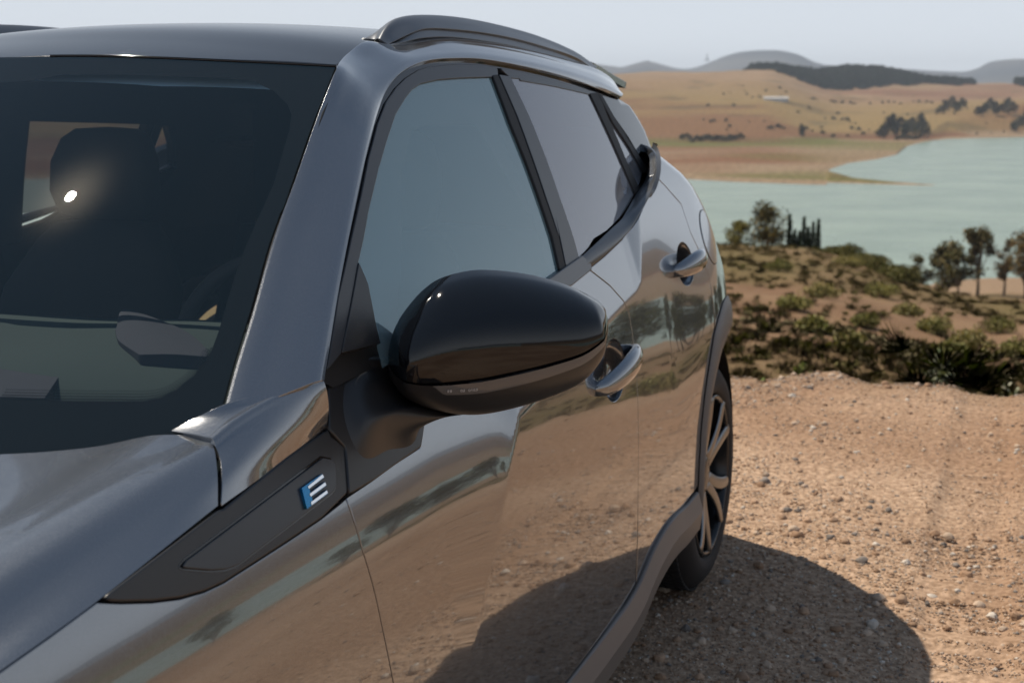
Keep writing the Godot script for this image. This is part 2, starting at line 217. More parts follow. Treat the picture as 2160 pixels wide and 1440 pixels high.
func build_land() -> void:
	rng.seed = 4711
	soil_noise.seed = 11; soil_noise.frequency = .05; soil_noise.fractal_octaves = 4
	fine_noise.seed = 23; fine_noise.frequency = .12; fine_noise.fractal_octaves = 4
	# ---- ground near the car and the slope down to the water
	var ang := PackedFloat32Array()
	ang.append_array(steps(-180, -60, 3.0)); ang.append_array(steps(-59.5, -14, .5)); ang.append_array(steps(-13.8, 14, .2)); ang.append_array(steps(14.5, 90, .5)); ang.append_array(steps(93, 180, 3.0))
	var rad := PackedFloat32Array([.05])
	rad.append_array(geo(.6, 12, 150)); rad.append_array(geo(12.4, 520, 130))
	var dirt := col(.40, .262, .170); var soil := col(.315, .200, .122)
	var ground_col := func(a: float, r: float, _h: float, p: Vector2) -> Color:
		var t := r - crest(a)
		var n1 := soil_noise.get_noise_2d(p.x * 7, p.y * 7); var n2 := fine_noise.get_noise_2d(p.x * 1.3, p.y * 1.3); var n3 := soil_noise.get_noise_2d(p.x * .5, p.y * .5)
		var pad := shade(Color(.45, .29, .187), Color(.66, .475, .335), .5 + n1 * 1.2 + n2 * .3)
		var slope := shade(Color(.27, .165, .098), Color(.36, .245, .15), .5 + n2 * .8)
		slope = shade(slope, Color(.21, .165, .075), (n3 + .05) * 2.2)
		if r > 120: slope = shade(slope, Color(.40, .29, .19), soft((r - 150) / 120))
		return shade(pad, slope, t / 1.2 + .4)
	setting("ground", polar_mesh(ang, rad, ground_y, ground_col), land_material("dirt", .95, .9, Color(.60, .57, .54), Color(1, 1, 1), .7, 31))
	# ---- water
	var pm := PlaneMesh.new(); pm.size = Vector2(16000, 16000)
	var lake := setting("lake", pm, mat("water", col(.235, .30, .235), .25, 0.0, .30))
	lake.position = Vector3(0, LAKE, 0)
	var wn := FastNoiseLite.new(); wn.seed = 3; wn.frequency = .05; wn.fractal_octaves = 4
	var wt := NoiseTexture2D.new(); wt.width = 1024; wt.height = 1024; wt.seamless = true; wt.noise = wn; wt.as_normal_map = true; wt.bump_strength = 3.0
	M.water.normal_enabled = true; M.water.normal_texture = wt; M.water.normal_scale = .5; M.water.uv1_triplanar = true; M.water.uv1_world_triplanar = true; M.water.uv1_scale = Vector3.ONE * .005
	M.water.albedo_texture = noise_tex(19, .006, Color(.86, .88, .88), Color(1, 1, 1), 512, 4)
	# ---- land beyond the water
	ang = PackedFloat32Array()
	ang.append_array(steps(-80, -14, .8)); ang.append_array(steps(-13.9, 3, .1)); ang.append_array(steps(3.6, 120, .8))
	rad = geo(640, 1900, 130); rad.append_array(geo(1920, 5200, 70))
	var shore_col := func(a: float, r: float, h: float, p: Vector2) -> Color:
		var n1 := soil_noise.get_noise_2d(p.x * .06, p.y * .06); var n2 := soil_noise.get_noise_2d(p.x * .02 + 9, p.y * .02); var n3 := fine_noise.get_noise_2d(p.x * .05, p.y * .05)
		var up := h - LAKE
		var c := Color(.42, .31, .21)                                    # bare shore
		c = shade(c, Color(.30, .155, .085), (up - .55) * 1.6 * (.6 + n1 * 1.4))     # red earth
		c = shade(c, Color(.20, .205, .065), soft((up - .4) / .5) * (n2 * 3.2 - .1) * (1.0 - soft((up - 2) / 4)))    # green belt near the water
		c = shade(c, Color(.235, .125, .07), soft((up - 1.2) / 1.5) * (.55 + n1))
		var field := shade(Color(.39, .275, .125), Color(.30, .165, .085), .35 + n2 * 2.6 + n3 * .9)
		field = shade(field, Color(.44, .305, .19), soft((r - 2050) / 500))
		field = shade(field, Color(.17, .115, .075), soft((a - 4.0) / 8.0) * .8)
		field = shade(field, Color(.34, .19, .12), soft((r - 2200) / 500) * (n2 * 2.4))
		c = shade(c, field, soft((up - 3) / 5))
		return shade(c, Color(.18, .15, .075), soft((n3 - .28) * 6) * .55 * soft((up - 3) / 5))
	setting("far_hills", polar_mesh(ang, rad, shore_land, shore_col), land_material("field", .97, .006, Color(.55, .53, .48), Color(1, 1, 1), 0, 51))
	# ---- mountains on the skyline
	ang = PackedFloat32Array()
	ang.append_array(steps(-120, -14, 1.0)); ang.append_array(steps(-13.8, 1.4, .15)); ang.append_array(steps(2.4, 150, 1.0))
	rad = PackedFloat32Array([5600, 6500, 7300, 8000, 8600, 9100, 9500, 10000, 11500])
	var ridge := func(a: float, r: float) -> float:
		var top := 200.0 + 90.0 * soil_noise.get_noise_2d(a * 1.6, 3.0) + 40.0 * fine_noise.get_noise_2d(a * 4, 1)
		if a >= RIDGE_A[0] and a <= RIDGE_A[-1]: top = spline(a, RIDGE_A, RIDGE_V)
		elif a > RIDGE_A[-1]: top = lerpf(RIDGE_V[-1], top, soft((a - RIDGE_A[-1]) / 8))
		else: top = lerpf(RIDGE_V[0], top, soft((RIDGE_A[0] - a) / 8))
		var p := polar(a, r)
		var f := pw(r, [5600, 6500, 7300, 8000, 8600, 9100, 9500, 10000, 11500], [.0, .22, .42, .56, .74, .90, 1.0, .85, .0])
		return -40 + (top + 40) * f + (35.0 * soil_noise.get_noise_2d(p.x * .012, p.y * .012) * (1.0 - absf(2 * f - 1)) if f < .95 else 0.0)
	var ridge_col := func(_a: float, _r: float, _h: float, p: Vector2) -> Color:
		return shade(Color(.085, .10, .12), Color(.165, .17, .175), .5 + soil_noise.get_noise_2d(p.x * .02, p.y * .02) * 1.6)
	setting("mountains", polar_mesh(ang, rad, ridge, ridge_col), land_material("rock", .97, .002, Color(.75, .75, .75), Color(1, 1, 1), 0, 61))
	build_stones()
	build_plants()
	build_far_things()

# ------------------------------------------------------------------ stones
func pebble(seed_: int) -> ArrayMesh:
	var r := RandomNumberGenerator.new(); r.seed = seed_
	var st := SurfaceTool.new(); st.begin(Mesh.PRIMITIVE_TRIANGLES)
	var s := SphereMesh.new(); s.radial_segments = 7; s.rings = 4; s.radius = .5; s.height = 1.0
	var a := s.get_mesh_arrays()
	var v: PackedVector3Array = a[Mesh.ARRAY_VERTEX]
	var n := FastNoiseLite.new(); n.seed = seed_; n.frequency = .9
	for i in v.size():
		v[i] *= 1.0 + .75 * n.get_noise_3dv(v[i] * 1.3)
		v[i] *= Vector3(1.0, .55, .78)
	var sh := Shape.new()
	var ix: PackedInt32Array = a[Mesh.ARRAY_INDEX]
	for i in range(0, ix.size(), 3):
		var q := [v[ix[i]], v[ix[i + 1]], v[ix[i + 2]]]
		var m: Vector3 = (q[2] - q[0]).cross(q[1] - q[0])
		if m.length() < 1e-9: continue
		m = m.normalized()
		if m.dot(q[0] + q[1] + q[2]) < 0: m = -m
		var ids := []
		for k in 3: ids.append(sh.vert(q[k], (m + q[k].normalized() * .8).normalized()))
		sh.tri(ids[0], ids[1], ids[2])
	return sh.mesh()

func stone_colour() -> Color:
	var t := rng.randf()
	var c := Color(.36, .24, .16)
	if t < .30: c = Color(.47, .36, .27)
	elif t < .42: c = Color(.20, .175, .155)
	elif t < .50: c = Color(.55, .49, .42)
	elif t < .75: c = Color(.30, .19, .12)
	var k := rng.randf_range(.8, 1.15)
	return Color(c.r * k, c.g * k, c.b * k)

func build_stones() -> void:
	var m := mat("stone", Color.WHITE, .9); m.vertex_color_use_as_albedo = true; m.metallic_specular = .3
	for kind in 4:
		var mm := MultiMesh.new(); mm.transform_format = MultiMesh.TRANSFORM_3D; mm.use_colors = true
		mm.mesh = pebble(90 + kind)
		var count := 20000
		mm.instance_count = count
		for i in count:
			var a := rng.randf_range(-16, 75)
			if rng.randf() < .55: a = rng.randf_range(-16, 1.5)
			var r := crest(a) * sqrt(rng.randf_range(.05, 1.0))
			var p := polar(a, r)
			var size := .0029 * pow(1.0 / maxf(rng.randf(), .002), .36) * (1.0 if kind < 3 else 1.15)
			var dens := soil_noise.get_noise_2d(p.x * 6 + 30, p.y * 6)
			if dens < -.15: size *= .6
			var b := Basis(Vector3.UP, rng.randf() * TAU) * Basis(Vector3.RIGHT, rng.randf_range(-.3, .3))
			b = b.scaled(Vector3.ONE * size * 1.6)
			mm.set_instance_transform(i, Transform3D(b, Vector3(p.x, ground_y(a, r) + size * .12, p.y)))
			mm.set_instance_color(i, stone_colour())
		var o := MultiMeshInstance3D.new(); o.name = numbered("gravel"); o.multimesh = mm; o.material_override = m
		add_child(o, true); o.set_meta("kind", "stuff"); o.set_meta("label", "loose pebbles and grit scattered over the dirt lay-by"); o.set_meta("category", "gravel")

# ------------------------------------------------------------------ plants
class Leaves:
	var v := PackedVector3Array(); var n := PackedVector3Array(); var c := PackedColorArray(); var ix := PackedInt32Array()
	func leaf(p: Vector3, dir: Vector3, side: Vector3, l: float, w: float, tint: Color) -> void:
		tint = Color(tint.r * 1.75, tint.g * 1.7, tint.b * 1.7)
		var k := v.size()
		var m := dir.cross(side).normalized()
		if m.y < 0: m = -m
		for q in [p, p + dir * l * .5 + side * w, p + dir * l, p + dir * l * .5 - side * w]:
			v.append(q); n.append(m); c.append(tint)
		for t in [0, 1, 2, 0, 2, 3]: ix.append(k + t)
	func mesh() -> ArrayMesh:
		var a := []; a.resize(Mesh.ARRAY_MAX)
		a[Mesh.ARRAY_VERTEX] = v; a[Mesh.ARRAY_NORMAL] = n; a[Mesh.ARRAY_COLOR] = c; a[Mesh.ARRAY_INDEX] = ix
		var m := ArrayMesh.new(); m.add_surface_from_arrays(Mesh.PRIMITIVE_TRIANGLES, a)
		return m

func unit(r: RandomNumberGenerator) -> Vector3:
	var z := r.randf_range(-1, 1); var a := r.randf() * TAU; var s := sqrt(1 - z * z)
	return Vector3(s * cos(a), z, s * sin(a))

func crown(seed_: int, clumps: Array, leaves: int, size: float, base: Color, hang := 0.0) -> ArrayMesh:   # clumps: [centre, radii]
	var r := RandomNumberGenerator.new(); r.seed = seed_
	var L := Leaves.new()
	for q in clumps:
		var kc := r.randf_range(.75, 1.25)
		for i in leaves:
			var u := unit(r) * pow(r.randf(), .30)
			var p: Vector3 = q[0] + u * q[1]
			var d := (unit(r) + u * .6 + Vector3(0, -hang, 0)).normalized()
			var s := d.cross(unit(r)).normalized()
			var k := kc * r.randf_range(.7, 1.3)
			var sz := size * r.randf_range(.6, 1.4)
			L.leaf(p, d, s, sz, sz * .32, Color(base.r * k * r.randf_range(.9, 1.15), base.g * k, base.b * k * r.randf_range(.8, 1.1)))
	return L.mesh()

func leaf_material() -> StandardMaterial3D:
	if not M.has("leaf"):
		var m := mat("leaf", Color.WHITE, .7); m.vertex_color_use_as_albedo = true; m.metallic_specular = .3
		m.cull_mode = BaseMaterial3D.CULL_DISABLED; m.backlight_enabled = true; m.backlight = Color(.62, .66, .34)
		mat("bark", col(.115, .085, .06), .9)
	return M.leaf

func limb(path: Array, r0: float, r1: float) -> Shape:
	var p := resample(PackedVector3Array(path), 9)
	var rr := []
	for i in 9: rr.append(lerpf(r0, r1, i / 8.0))
	return tube(p, rr, 7, true, Vector3(.3, .1, 1))

func part_mesh(called: String, m: Mesh, material: Material, parent: Node3D) -> MeshInstance3D:
	var o := MeshInstance3D.new(); o.name = numbered(called, parent); o.mesh = m; o.material_override = material
	parent.add_child(o, true)
	return o

func tree(called: String, label: String, deg: float, r: float, height: float, width: float, form: String, seed_: int, base: Color, group := "") -> Node3D:
	leaf_material()
	var q := RandomNumberGenerator.new(); q.seed = seed_
	var p := polar(deg, r)
	var y: float = ground_y(deg, r) if r < 520 else maxf(shore_land(deg, r), LAKE)
	var t := thing(called, label, "tree", Vector3(p.x, y - height * .02, p.y), group)
	var clumps := []
	var trunk := Shape.new()
	var lean := Vector3(q.randf_range(-.06, .06), 0, q.randf_range(-.04, .04)) * height
	var tr := height * .022
	if form == "cypress":
		trunk = limb([Vector3.ZERO, Vector3(0, height * .2, 0)], tr, tr * .7)
		for i in 9:
			var f := i / 8.0
			var w := width * .5 * pw(f, [0, .25, .6, 1.0], [.75, 1.0, .8, .18])
			clumps.append([Vector3(q.randf_range(-.1, .1) * w, height * (.08 + .88 * f), q.randf_range(-.1, .1) * w), Vector3(w, height * .10, w)])
		part_mesh("trunk", trunk.mesh(), M.bark, t)
		part_mesh("crown", crown(seed_, clumps, 170, width * .30, base), M.leaf, t)
		return t
	var fork := Vector3(lean.x * .4, height * (.24 if form == "open" else .20), lean.z * .4)
	trunk = limb([Vector3.ZERO, fork * .5 + Vector3(.02, 0, 0) * height * .3, fork], tr * 1.25, tr * .8)
	var branches := Shape.new()
	var n := 13 if form == "open" else 15
	for i in n:
		var a := TAU * i / n + q.randf_range(-.3, .3)
		var up := q.randf_range(.36, .94) if form == "open" else q.randf_range(.42, .94)
		var w := width * .5 * q.randf_range(.35, .85) * (1.0 - absf(up - .62) * .9)
		var c := Vector3(cos(a) * w, height * up, sin(a) * w) + lean * up
		if i < 2: c = Vector3(q.randf_range(-.1, .1) * width, height * (.90 - .1 * i), 0) + lean
		merge(branches, limb([fork, fork.lerp(c, .5) + Vector3(0, height * .03, 0), c], tr * .5, tr * .12))
		var s := width * q.randf_range(.15, .24) * (1.0 if form == "open" else 1.25)
		clumps.append([c, Vector3(s, s * q.randf_range(.7, .95), s)])
		if form == "open": clumps.append([c + Vector3(q.randf_range(-1, 1), q.randf_range(-.9, .2), q.randf_range(-1, 1)) * s, Vector3(s, s, s) * .55])
	part_mesh("trunk", trunk.mesh(), M.bark, t)
	part_mesh("branches", branches.mesh(), M.bark, t)
	part_mesh("crown", crown(seed_, clumps, 130 if form == "open" else 190, width * .062, base, .4), M.leaf, t)
	return t

func bush(called: String, label: String, deg: float, r: float, height: float, width: float, seed_: int, base: Color, leaf: float, group := "", sparse := 1.0) -> Node3D:
	leaf_material()
	var q := RandomNumberGenerator.new(); q.seed = seed_
	var p := polar(deg, r)
	var y: float = ground_y(deg, r) if r < 520 else maxf(shore_land(deg, r), LAKE)
	var t := thing(called, label, "bush", Vector3(p.x, y, p.y), group)
	var clumps := []; var stems := Shape.new()
	for i in 9:
		var a := TAU * i / 8.0; var w := width * .5 * q.randf_range(.35, .68) if i else 0.0
		var s := q.randf_range(.28, .42)
		var c := Vector3(cos(a) * w, height * (q.randf_range(.30, .58) if i else .66), sin(a) * w)
		clumps.append([c, Vector3(width * s * .75, height * s * .85, width * s * .75)])
		merge(stems, limb([Vector3.ZERO, c * .5 + Vector3(0, height * .06, 0), c], height * .018, height * .006))
	part_mesh("foliage", crown(seed_, clumps, int(230 * sparse), leaf, base), M.leaf, t)
	part_mesh("stems", stems.mesh(), M.bark, t)
	return t

func fan_palm(label: String, deg: float, r: float, height: float, seed_: int, base: Color) -> Node3D:
	leaf_material()
	var q := RandomNumberGenerator.new(); q.seed = seed_
	var p := polar(deg, r)
	var t := thing("dwarf_palm", label, "palm", Vector3(p.x, ground_y(deg, r) - .02, p.y))
	for i in 26:
		var a := q.randf() * TAU; var up := q.randf_range(.25, 1.25)
		var d := Vector3(cos(a) * cos(up), sin(up), sin(a) * cos(up))
		var tip := d * height * q.randf_range(.55, .85)
		var L := Leaves.new()
		var side := d.cross(Vector3.UP).normalized(); var nrm := side.cross(d).normalized()
		L.leaf(Vector3.ZERO, d, side, tip.length(), height * .008, Color(base.r * .9, base.g * .9, base.b * .7))
		for k in 13:
			var f := (k - 6) / 6.0 * 1.35
			var e := (d * cos(f) + side * sin(f) + nrm * (-.12 * absf(f))).normalized()
			var kk := q.randf_range(.75, 1.25)
			L.leaf(tip, e, e.cross(nrm).normalized(), height * q.randf_range(.30, .40), height * .016, Color(base.r * kk, base.g * kk, base.b * kk))
		part_mesh("frond", L.mesh(), M.leaf, t)
	return t

func build_plants() -> void:
	leaf_material()
	# dry grass and low scrub on the slope: nobody could count it
	var kinds := [[Color(.42, .34, .17), 4200, .34, .8], [Color(.36, .33, .15), 1700, .24, .8], [Color(.44, .39, .24), 600, .26, .9]]
	for k in kinds.size():
		var L := Leaves.new(); var q := RandomNumberGenerator.new(); q.seed = 300 + k
		for i in 60:
			var a := q.randf() * TAU; var up := q.randf_range(.5, 1.45)
			var d := Vector3(cos(a) * cos(up), sin(up), sin(a) * cos(up))
			var kk := q.randf_range(.7, 1.3)
			var o := Vector3(q.randf_range(-.35, .35), 0, q.randf_range(-.35, .35))
			if k: o.y = q.randf_range(0, .45)
			L.leaf(o, d, d.cross(Vector3.UP).normalized(), q.randf_range(.3, .9) * (1.0 if k == 0 else .55), .02 if k == 0 else .07, Color(kk, kk, kk))
		var mm := MultiMesh.new(); mm.transform_format = MultiMesh.TRANSFORM_3D; mm.use_colors = true; mm.mesh = L.mesh(); mm.instance_count = kinds[k][1]
		var placed := 0
		while placed < kinds[k][1]:
			var a := rng.randf_range(-20, 70)
			if rng.randf() < .6: a = rng.randf_range(-14, 2)
			var r := 10.0 * pow(12.0, rng.randf())
			if k == 1 and placed % 3:
				a = rng.randf_range(7, 70); r = crest(a) + rng.randf_range(.9, 9)
			elif k > 0: r = maxf(r, 21.0 + rng.randf() * 12.0)
			var p := polar(a, r)
			var dens := soil_noise.get_noise_2d(p.x * .5 + (50 * k if k else 0), p.y * .5) + .35 * fine_noise.get_noise_2d(p.x, p.y)
			if dens < rng.randf_range(-.15, .35) and not (k == 1 and a > 6.5): continue
			var s: float = kinds[k][2] * rng.randf_range(.5, 1.4) * (.55 + .45 * soft((r - 10) / 25))
			mm.set_instance_transform(placed, Transform3D(Basis(Vector3.UP, rng.randf() * TAU).scaled(Vector3(s * 1.2, s * kinds[k][3], s * 1.2)), Vector3(p.x, ground_y(a, r) - .02, p.y)))
			var c: Color = kinds[k][0]; var kk := rng.randf_range(.75, 1.25)
			mm.set_instance_color(placed, Color(c.r * kk, c.g * kk, c.b * kk))
			placed += 1
		var o := MultiMeshInstance3D.new(); o.name = ["dry_grass", "low_scrub", "grey_scrub"][k]; o.multimesh = mm; o.material_override = M.leaf
		add_child(o, true); tag(o, ["dry yellow grass tufts covering the slope below the lay-by", "low olive green scrub covering the slope below the lay-by", "grey green heath plants covering the slope below the lay-by"][k], ["grass", "scrub", "heath"][k], "", "stuff")
	# single bushes just below the edge of the lay-by
	bush("bush", "dark green round bush at the lay-by edge beside the car's rear wheel", -10.2, 9.4, .52, .36, 11, Color(.055, .085, .022), .045)
	bush("bush", "small dark bush right of the round green one", -8.6, 17.5, .62, .36, 12, Color(.09, .105, .035), .05)
	bush("bush", "brownish bush half way between round bush and big bush", -7.4, 16.5, .52, .60, 13, Color(.20, .15, .06), .05)
	bush("bush", "wide dark olive bush standing left of the dwarf palm", -5.4, 13.4, .56, .70, 14, Color(.16, .16, .06), .05)
	bush("bush", "dull green bush behind the right end of the wide olive bush", -4.5, 16.5, .60, .7, 15, Color(.095, .105, .045), .05)
	fan_palm("bright green dwarf fan palm at the edge of the lay-by", -3.45, 8.75, .60, 16, Color(.20, .27, .07))
	bush("bush", "silver grey shrub with pale tall shoots behind the palm", -3.3, 17.0, 1.0, .42, 17, Color(.22, .225, .17), .06, "", .5)
	bush("bush", "pale sage shrub at the right edge of the view", -.6, 12.5, .85, .42, 18, Color(.20, .20, .14), .05, "", .6)
	bush("bush", "tan green bush between palm and pale sage shrub", -1.9, 12.5, .50, .55, 19, Color(.21, .20, .11), .045)
	bush("bush", "small olive bush low at the right edge below the sage shrub", -.4, 10.0, .42, .36, 20, Color(.15, .16, .065), .04)
	var spots := [[-9.0, 40, 1.0, 2.6], [-7.9, 46, 1.3, 3.2], [-6.2, 38, 1.0, 1.9], [-5.6, 55, 1.5, 3.6], [-4.6, 44, 1.1, 2.5], [-9.6, 60, 1.4, 3.2], [-3.6, 40, 1.2, 2.4], [-2.2, 36, 1.3, 2.6], [-1.2, 45, 1.4, 3.0], [-8.2, 30, .9, 1.8], [-6.8, 26, .9, 1.3], [-2.9, 30, .9, 2.0], [-.4, 32, 1.2, 2.0], [-7.0, 70, 1.5, 4.0], [5.0, 20, 1.3, 2.2], [12.0, 24, 1.6, 3.0], [19.0, 18, 1.4, 2.2], [26.0, 26, 1.8, 3.2], [33.0, 20, 1.5, 2.4], [40.0, 28, 1.8, 3.4], [48.0, 22, 1.5, 2.6]]
	for k in spots.size():
		var s: Array = spots[k]
		bush("hillside_bush", "olive green bush growing on the scrubby slope below the lay-by", s[0], s[1], s[2] * .42, s[3] * .40, 40 + k, [Color(.20, .19, .08), Color(.24, .215, .10), Color(.16, .155, .065)][k % 3], .06, "bushes on the slope")
	# trees on the far side of the slope
	tree("eucalyptus_tree", "small yellow green tree at the left end of the ridge", -11.25, 104, 3.0, 1.9, "full", 61, Color(.15, .135, .04))
	tree("eucalyptus_tree", "tall bushy tree left of the dark cypresses", -9.98, 106, 4.3, 3.0, "full", 62, Color(.115, .095, .035))
	for k in 7:
		tree("cypress_tree", "%s from the left of the dark slim cypresses standing in a row" % ORDER[k], [-9.26, -9.05, -8.87, -8.70, -8.52, -8.34, -8.14][k], 103 + (k % 3) * 1.5, [3.0, 2.2, 2.4, 2.9, 2.5, 3.2, 2.9][k], .42, "cypress", 70 + k, Color(.020, .030, .012), "cypresses in the row on the ridge")
	tree("eucalyptus_tree", "thin leaning tree, first of the group by the water", -4.25, 188, 8.0, 3.0, "open", 63, Color(.115, .105, .05))
	tree("eucalyptus_tree", "broad open tree, second of the group by the water", -3.35, 190, 8.4, 5.4, "open", 64, Color(.12, .105, .05))
	tree("eucalyptus_tree", "low dense tree between broad tree and tallest tree by the water", -2.75, 186, 7.2, 4.0, "open", 65, Color(.11, .10, .045))
	tree("eucalyptus_tree", "tallest spindly tree of the group by the water", -2.05, 188, 9.4, 5.0, "open", 66, Color(.125, .105, .052))
	tree("eucalyptus_tree", "bare sparse tree near the right edge of the view", -1.1, 184, 7.6, 3.0, "open", 67, Color(.12, .09, .055))
	tree("eucalyptus_tree", "brown green tree cut by the right edge of the view", -.3, 176, 7.8, 4.4, "full", 68, Color(.135, .095, .04))
	for k in 9:
		bush("ridge_bush", "%s dark olive bush on the ridge skyline, counted from the cypresses" % ORDER[k], -7.6 + k * .36, 90 - k * 2.8, .62 + .2 * (k % 3), 1.6, 90 + k, Color(.13, .125, .055), .09, "bushes along the ridge")
	for k in 11:
		tree("hillside_tree", "dark green tree close below the lay-by outside the frame on the right", 6.5 + k * 2.1 + .8 * (k % 3), 42 + (k * 29) % 30, 4.2 + k % 3, 3.4, "full", 150 + k, Color(.06, .065, .022), "trees close below the lay-by to the right")
	for k in 10:
		tree("hillside_tree", "green tree on the slope outside the frame on the right", 6.0 + k * 6.3, 90 + (k * 37) % 60, 5.5 + k % 3, 4.0, "full", 120 + k, Color(.085, .085, .03), "trees on the slope to the right")

func build_far_things() -> void:
	# trees and bushes beyond the lake: a few shapes, each copy a thing
	var seeds := []
	for k in 3:
		seeds.append(crown(200 + k, [[Vector3(0, .62, 0), Vector3(.42, .34, .42)], [Vector3(.25, .45, .1), Vector3(.28, .25, .28)], [Vector3(-.26, .48, -.1), Vector3(.28, .28, .28)], [Vector3(0, .85, .1), Vector3(.22, .14, .22)]], 130, .13, Color(1, 1, 1)))
	var spots := []   # [angle, distance, height, width, kind]
	for k in 11: spots.append([-5.85 + k * .155 + .03 * (k % 3), 1640 + (k * 53) % 130, 15 + (k * 7) % 8, 13.0, 0])
	for k in 6: spots.append([-5.3 + k * .17, 1600 + (k * 31) % 60, 5.0 + k % 3, 7.0, 1])
	for k in 5: spots.append([-3.75 + k * .20, 2050 + (k * 41) % 90, 13.0 + k % 3 * 2, 13.0, 0])
	for k in 7: spots.append([-2.35 + k * .20, 1980 + (k * 47) % 120, 14.0 + k % 4 * 2, 14.0, 0])
	for k in 9: spots.append([-1.05 + k * .2, 1900 + (k * 43) % 110, 13.0 + k % 3 * 2, 14.0, 0])
	for k in 13: spots.append([-13.6 + k * .19 + rng.randf_range(-.05, .05), 1450 + rng.randf_range(0, 60), rng.randf_range(3.5, 7.0), rng.randf_range(8, 14), 1])
	spots.append([-8.9, 1560, 15.0, 8.0, 0])
	var added := 0
	while added < 120:
		var a := rng.randf_range(-12.8, .8); var r := rng.randf_range(1420, 2350)
		if shore_land(a, r) < LAKE + 1.5: continue
		var q := polar(a, r)
		if soil_noise.get_noise_2d(q.x * .09 + 7, q.y * .09) < rng.randf_range(-.1, .35): continue
		var s := rng.randf_range(1.5, 4.4)
		spots.append([a, r, s, s * rng.randf_range(1.1, 2.2), 1]); added += 1
	for k in spots.size():
		var s: Array = spots[k]
		var p := polar(s[0], s[1])
		var o := MeshInstance3D.new(); o.name = numbered("far_tree" if s[4] == 0 else "far_bush")
		o.mesh = seeds[k % 3]
		var key := "far_leaf_%d" % (k % 3)
		if not M.has(key):
			var m := mat(key, [col(.085, .09, .05), col(.115, .105, .055), col(.07, .08, .042)][k % 3], .8)
			m.cull_mode = BaseMaterial3D.CULL_DISABLED
		o.material_override = M[key]
		o.position = Vector3(p.x, maxf(shore_land(s[0], s[1]), LAKE) - .06 * s[2], p.y)
		o.rotation.y = k * 1.7
		o.scale = Vector3(s[3], s[2], s[3])
		add_child(o, true)
		if s[4] == 0: tag(o, "dark green tree in a clump on the land beyond the lake", "tree", "trees beyond the lake")
		else: tag(o, "low dark bush dotted over the fields beyond the lake", "bush", "bushes beyond the lake")
	# wood on the hill: reads as one dark mass
	var mm := MultiMesh.new(); mm.transform_format = MultiMesh.TRANSFORM_3D; mm.use_colors = true; mm.mesh = seeds[1]; mm.instance_count = 2600
	var n := 0
	while n < 2600:
		var a := rng.randf_range(-11.2, 1.5); var r := rng.randf_range(2800, 3380)
		var lim := pw(a, [-11.2, -9.9, -8.4, -6.6, -4.6, -3.0, -2.6, -1.2, -.9, 1.5], [3260, 2960, 2860, 2920, 3080, 3230, 3390, 3390, 3200, 3220])
		if r < lim + 40 * soil_noise.get_noise_2d(a * 9, r * .02): continue
		var p := polar(a, r); var h := rng.randf_range(7, 19)
		mm.set_instance_transform(n, Transform3D(Basis(Vector3.UP, rng.randf() * TAU).scaled(Vector3(11, h, 11)), Vector3(p.x, shore_land(a, r) - 1, p.y)))
		var k := rng.randf_range(.75, 1.25)
		mm.set_instance_color(n, Color(.036 * k, .055 * k, .036 * k)); n += 1
	var w := MultiMeshInstance3D.new(); w.name = "wood"; w.multimesh = mm; w.material_override = M.leaf
	add_child(w, true); tag(w, "dark pine wood covering the hill below the skyline", "wood", "", "stuff")
	# white farm building
	var fp := polar(-9.95, 2080)
	var farm := thing("farm_building", "long low white farm building on the tan slope beyond the lake", "building", Vector3(fp.x, shore_land(-9.95, 2080) - 1, fp.y))
	farm.rotation.y = .25
	mat("white_wall", col(.62, .62, .60), .8); mat("tile_roof", col(.42, .40, .38), .8)
	part("wall", box(Vector3(-17, 0, -5), Vector3(17, 5, 5)), M.white_wall, farm)
	part("roof", loft([PackedVector3Array([Vector3(-17.6, 4.9, 5.6), Vector3(17.6, 4.9, 5.6)]), PackedVector3Array([Vector3(-17.6, 7.4, 0), Vector3(17.6, 7.4, 0)]), PackedVector3Array([Vector3(-17.6, 4.9, -5.6), Vector3(17.6, 4.9, -5.6)])], 2, 1, Vector3.UP, false), M.tile_roof, farm)
	# mast on the peak
	var mp := polar(-12.65, 9450)
	var mast := thing("radio_mast", "tiny radio mast on the small peak of the skyline", "mast", Vector3(mp.x, 235, mp.y))
	part("mast_pole", box(Vector3(-2.5, 0, -2.5), Vector3(2.5, 42, 2.5)), M.bark, mast)
	part("mast_hut", box(Vector3(-14, 0, -8), Vector3(14, 10, 8)), M.white_wall, mast)

# ------------------------------------------------------------------ materials
var M := {}

func col(r: float, g: float, b: float, a := 1.0) -> Color:
	var c := Color(r, g, b).linear_to_srgb(); c.a = a
	return c

func mat(called: String, c: Color, rough: float, metal := 0.0, spec := .5) -> StandardMaterial3D:
	var m := StandardMaterial3D.new()
	m.resource_name = called; m.albedo_color = c; m.roughness = rough; m.metallic = metal; m.metallic_specular = spec
	M[called] = m
	return m

func noise_tex(seed_: int, freq: float, lo: Color, hi: Color, size := 512, oct := 4, mid := []) -> NoiseTexture2D:
	var n := FastNoiseLite.new(); n.seed = seed_; n.frequency = freq; n.fractal_octaves = oct
	n.noise_type = FastNoiseLite.TYPE_SIMPLEX_SMOOTH
	var t := NoiseTexture2D.new(); t.width = size; t.height = size; t.seamless = true; t.noise = n
	var g := Gradient.new(); g.set_color(0, lo); g.set_color(1, hi)
	for k in mid: g.add_point(k[0], k[1])
	t.color_ramp = g
	return t

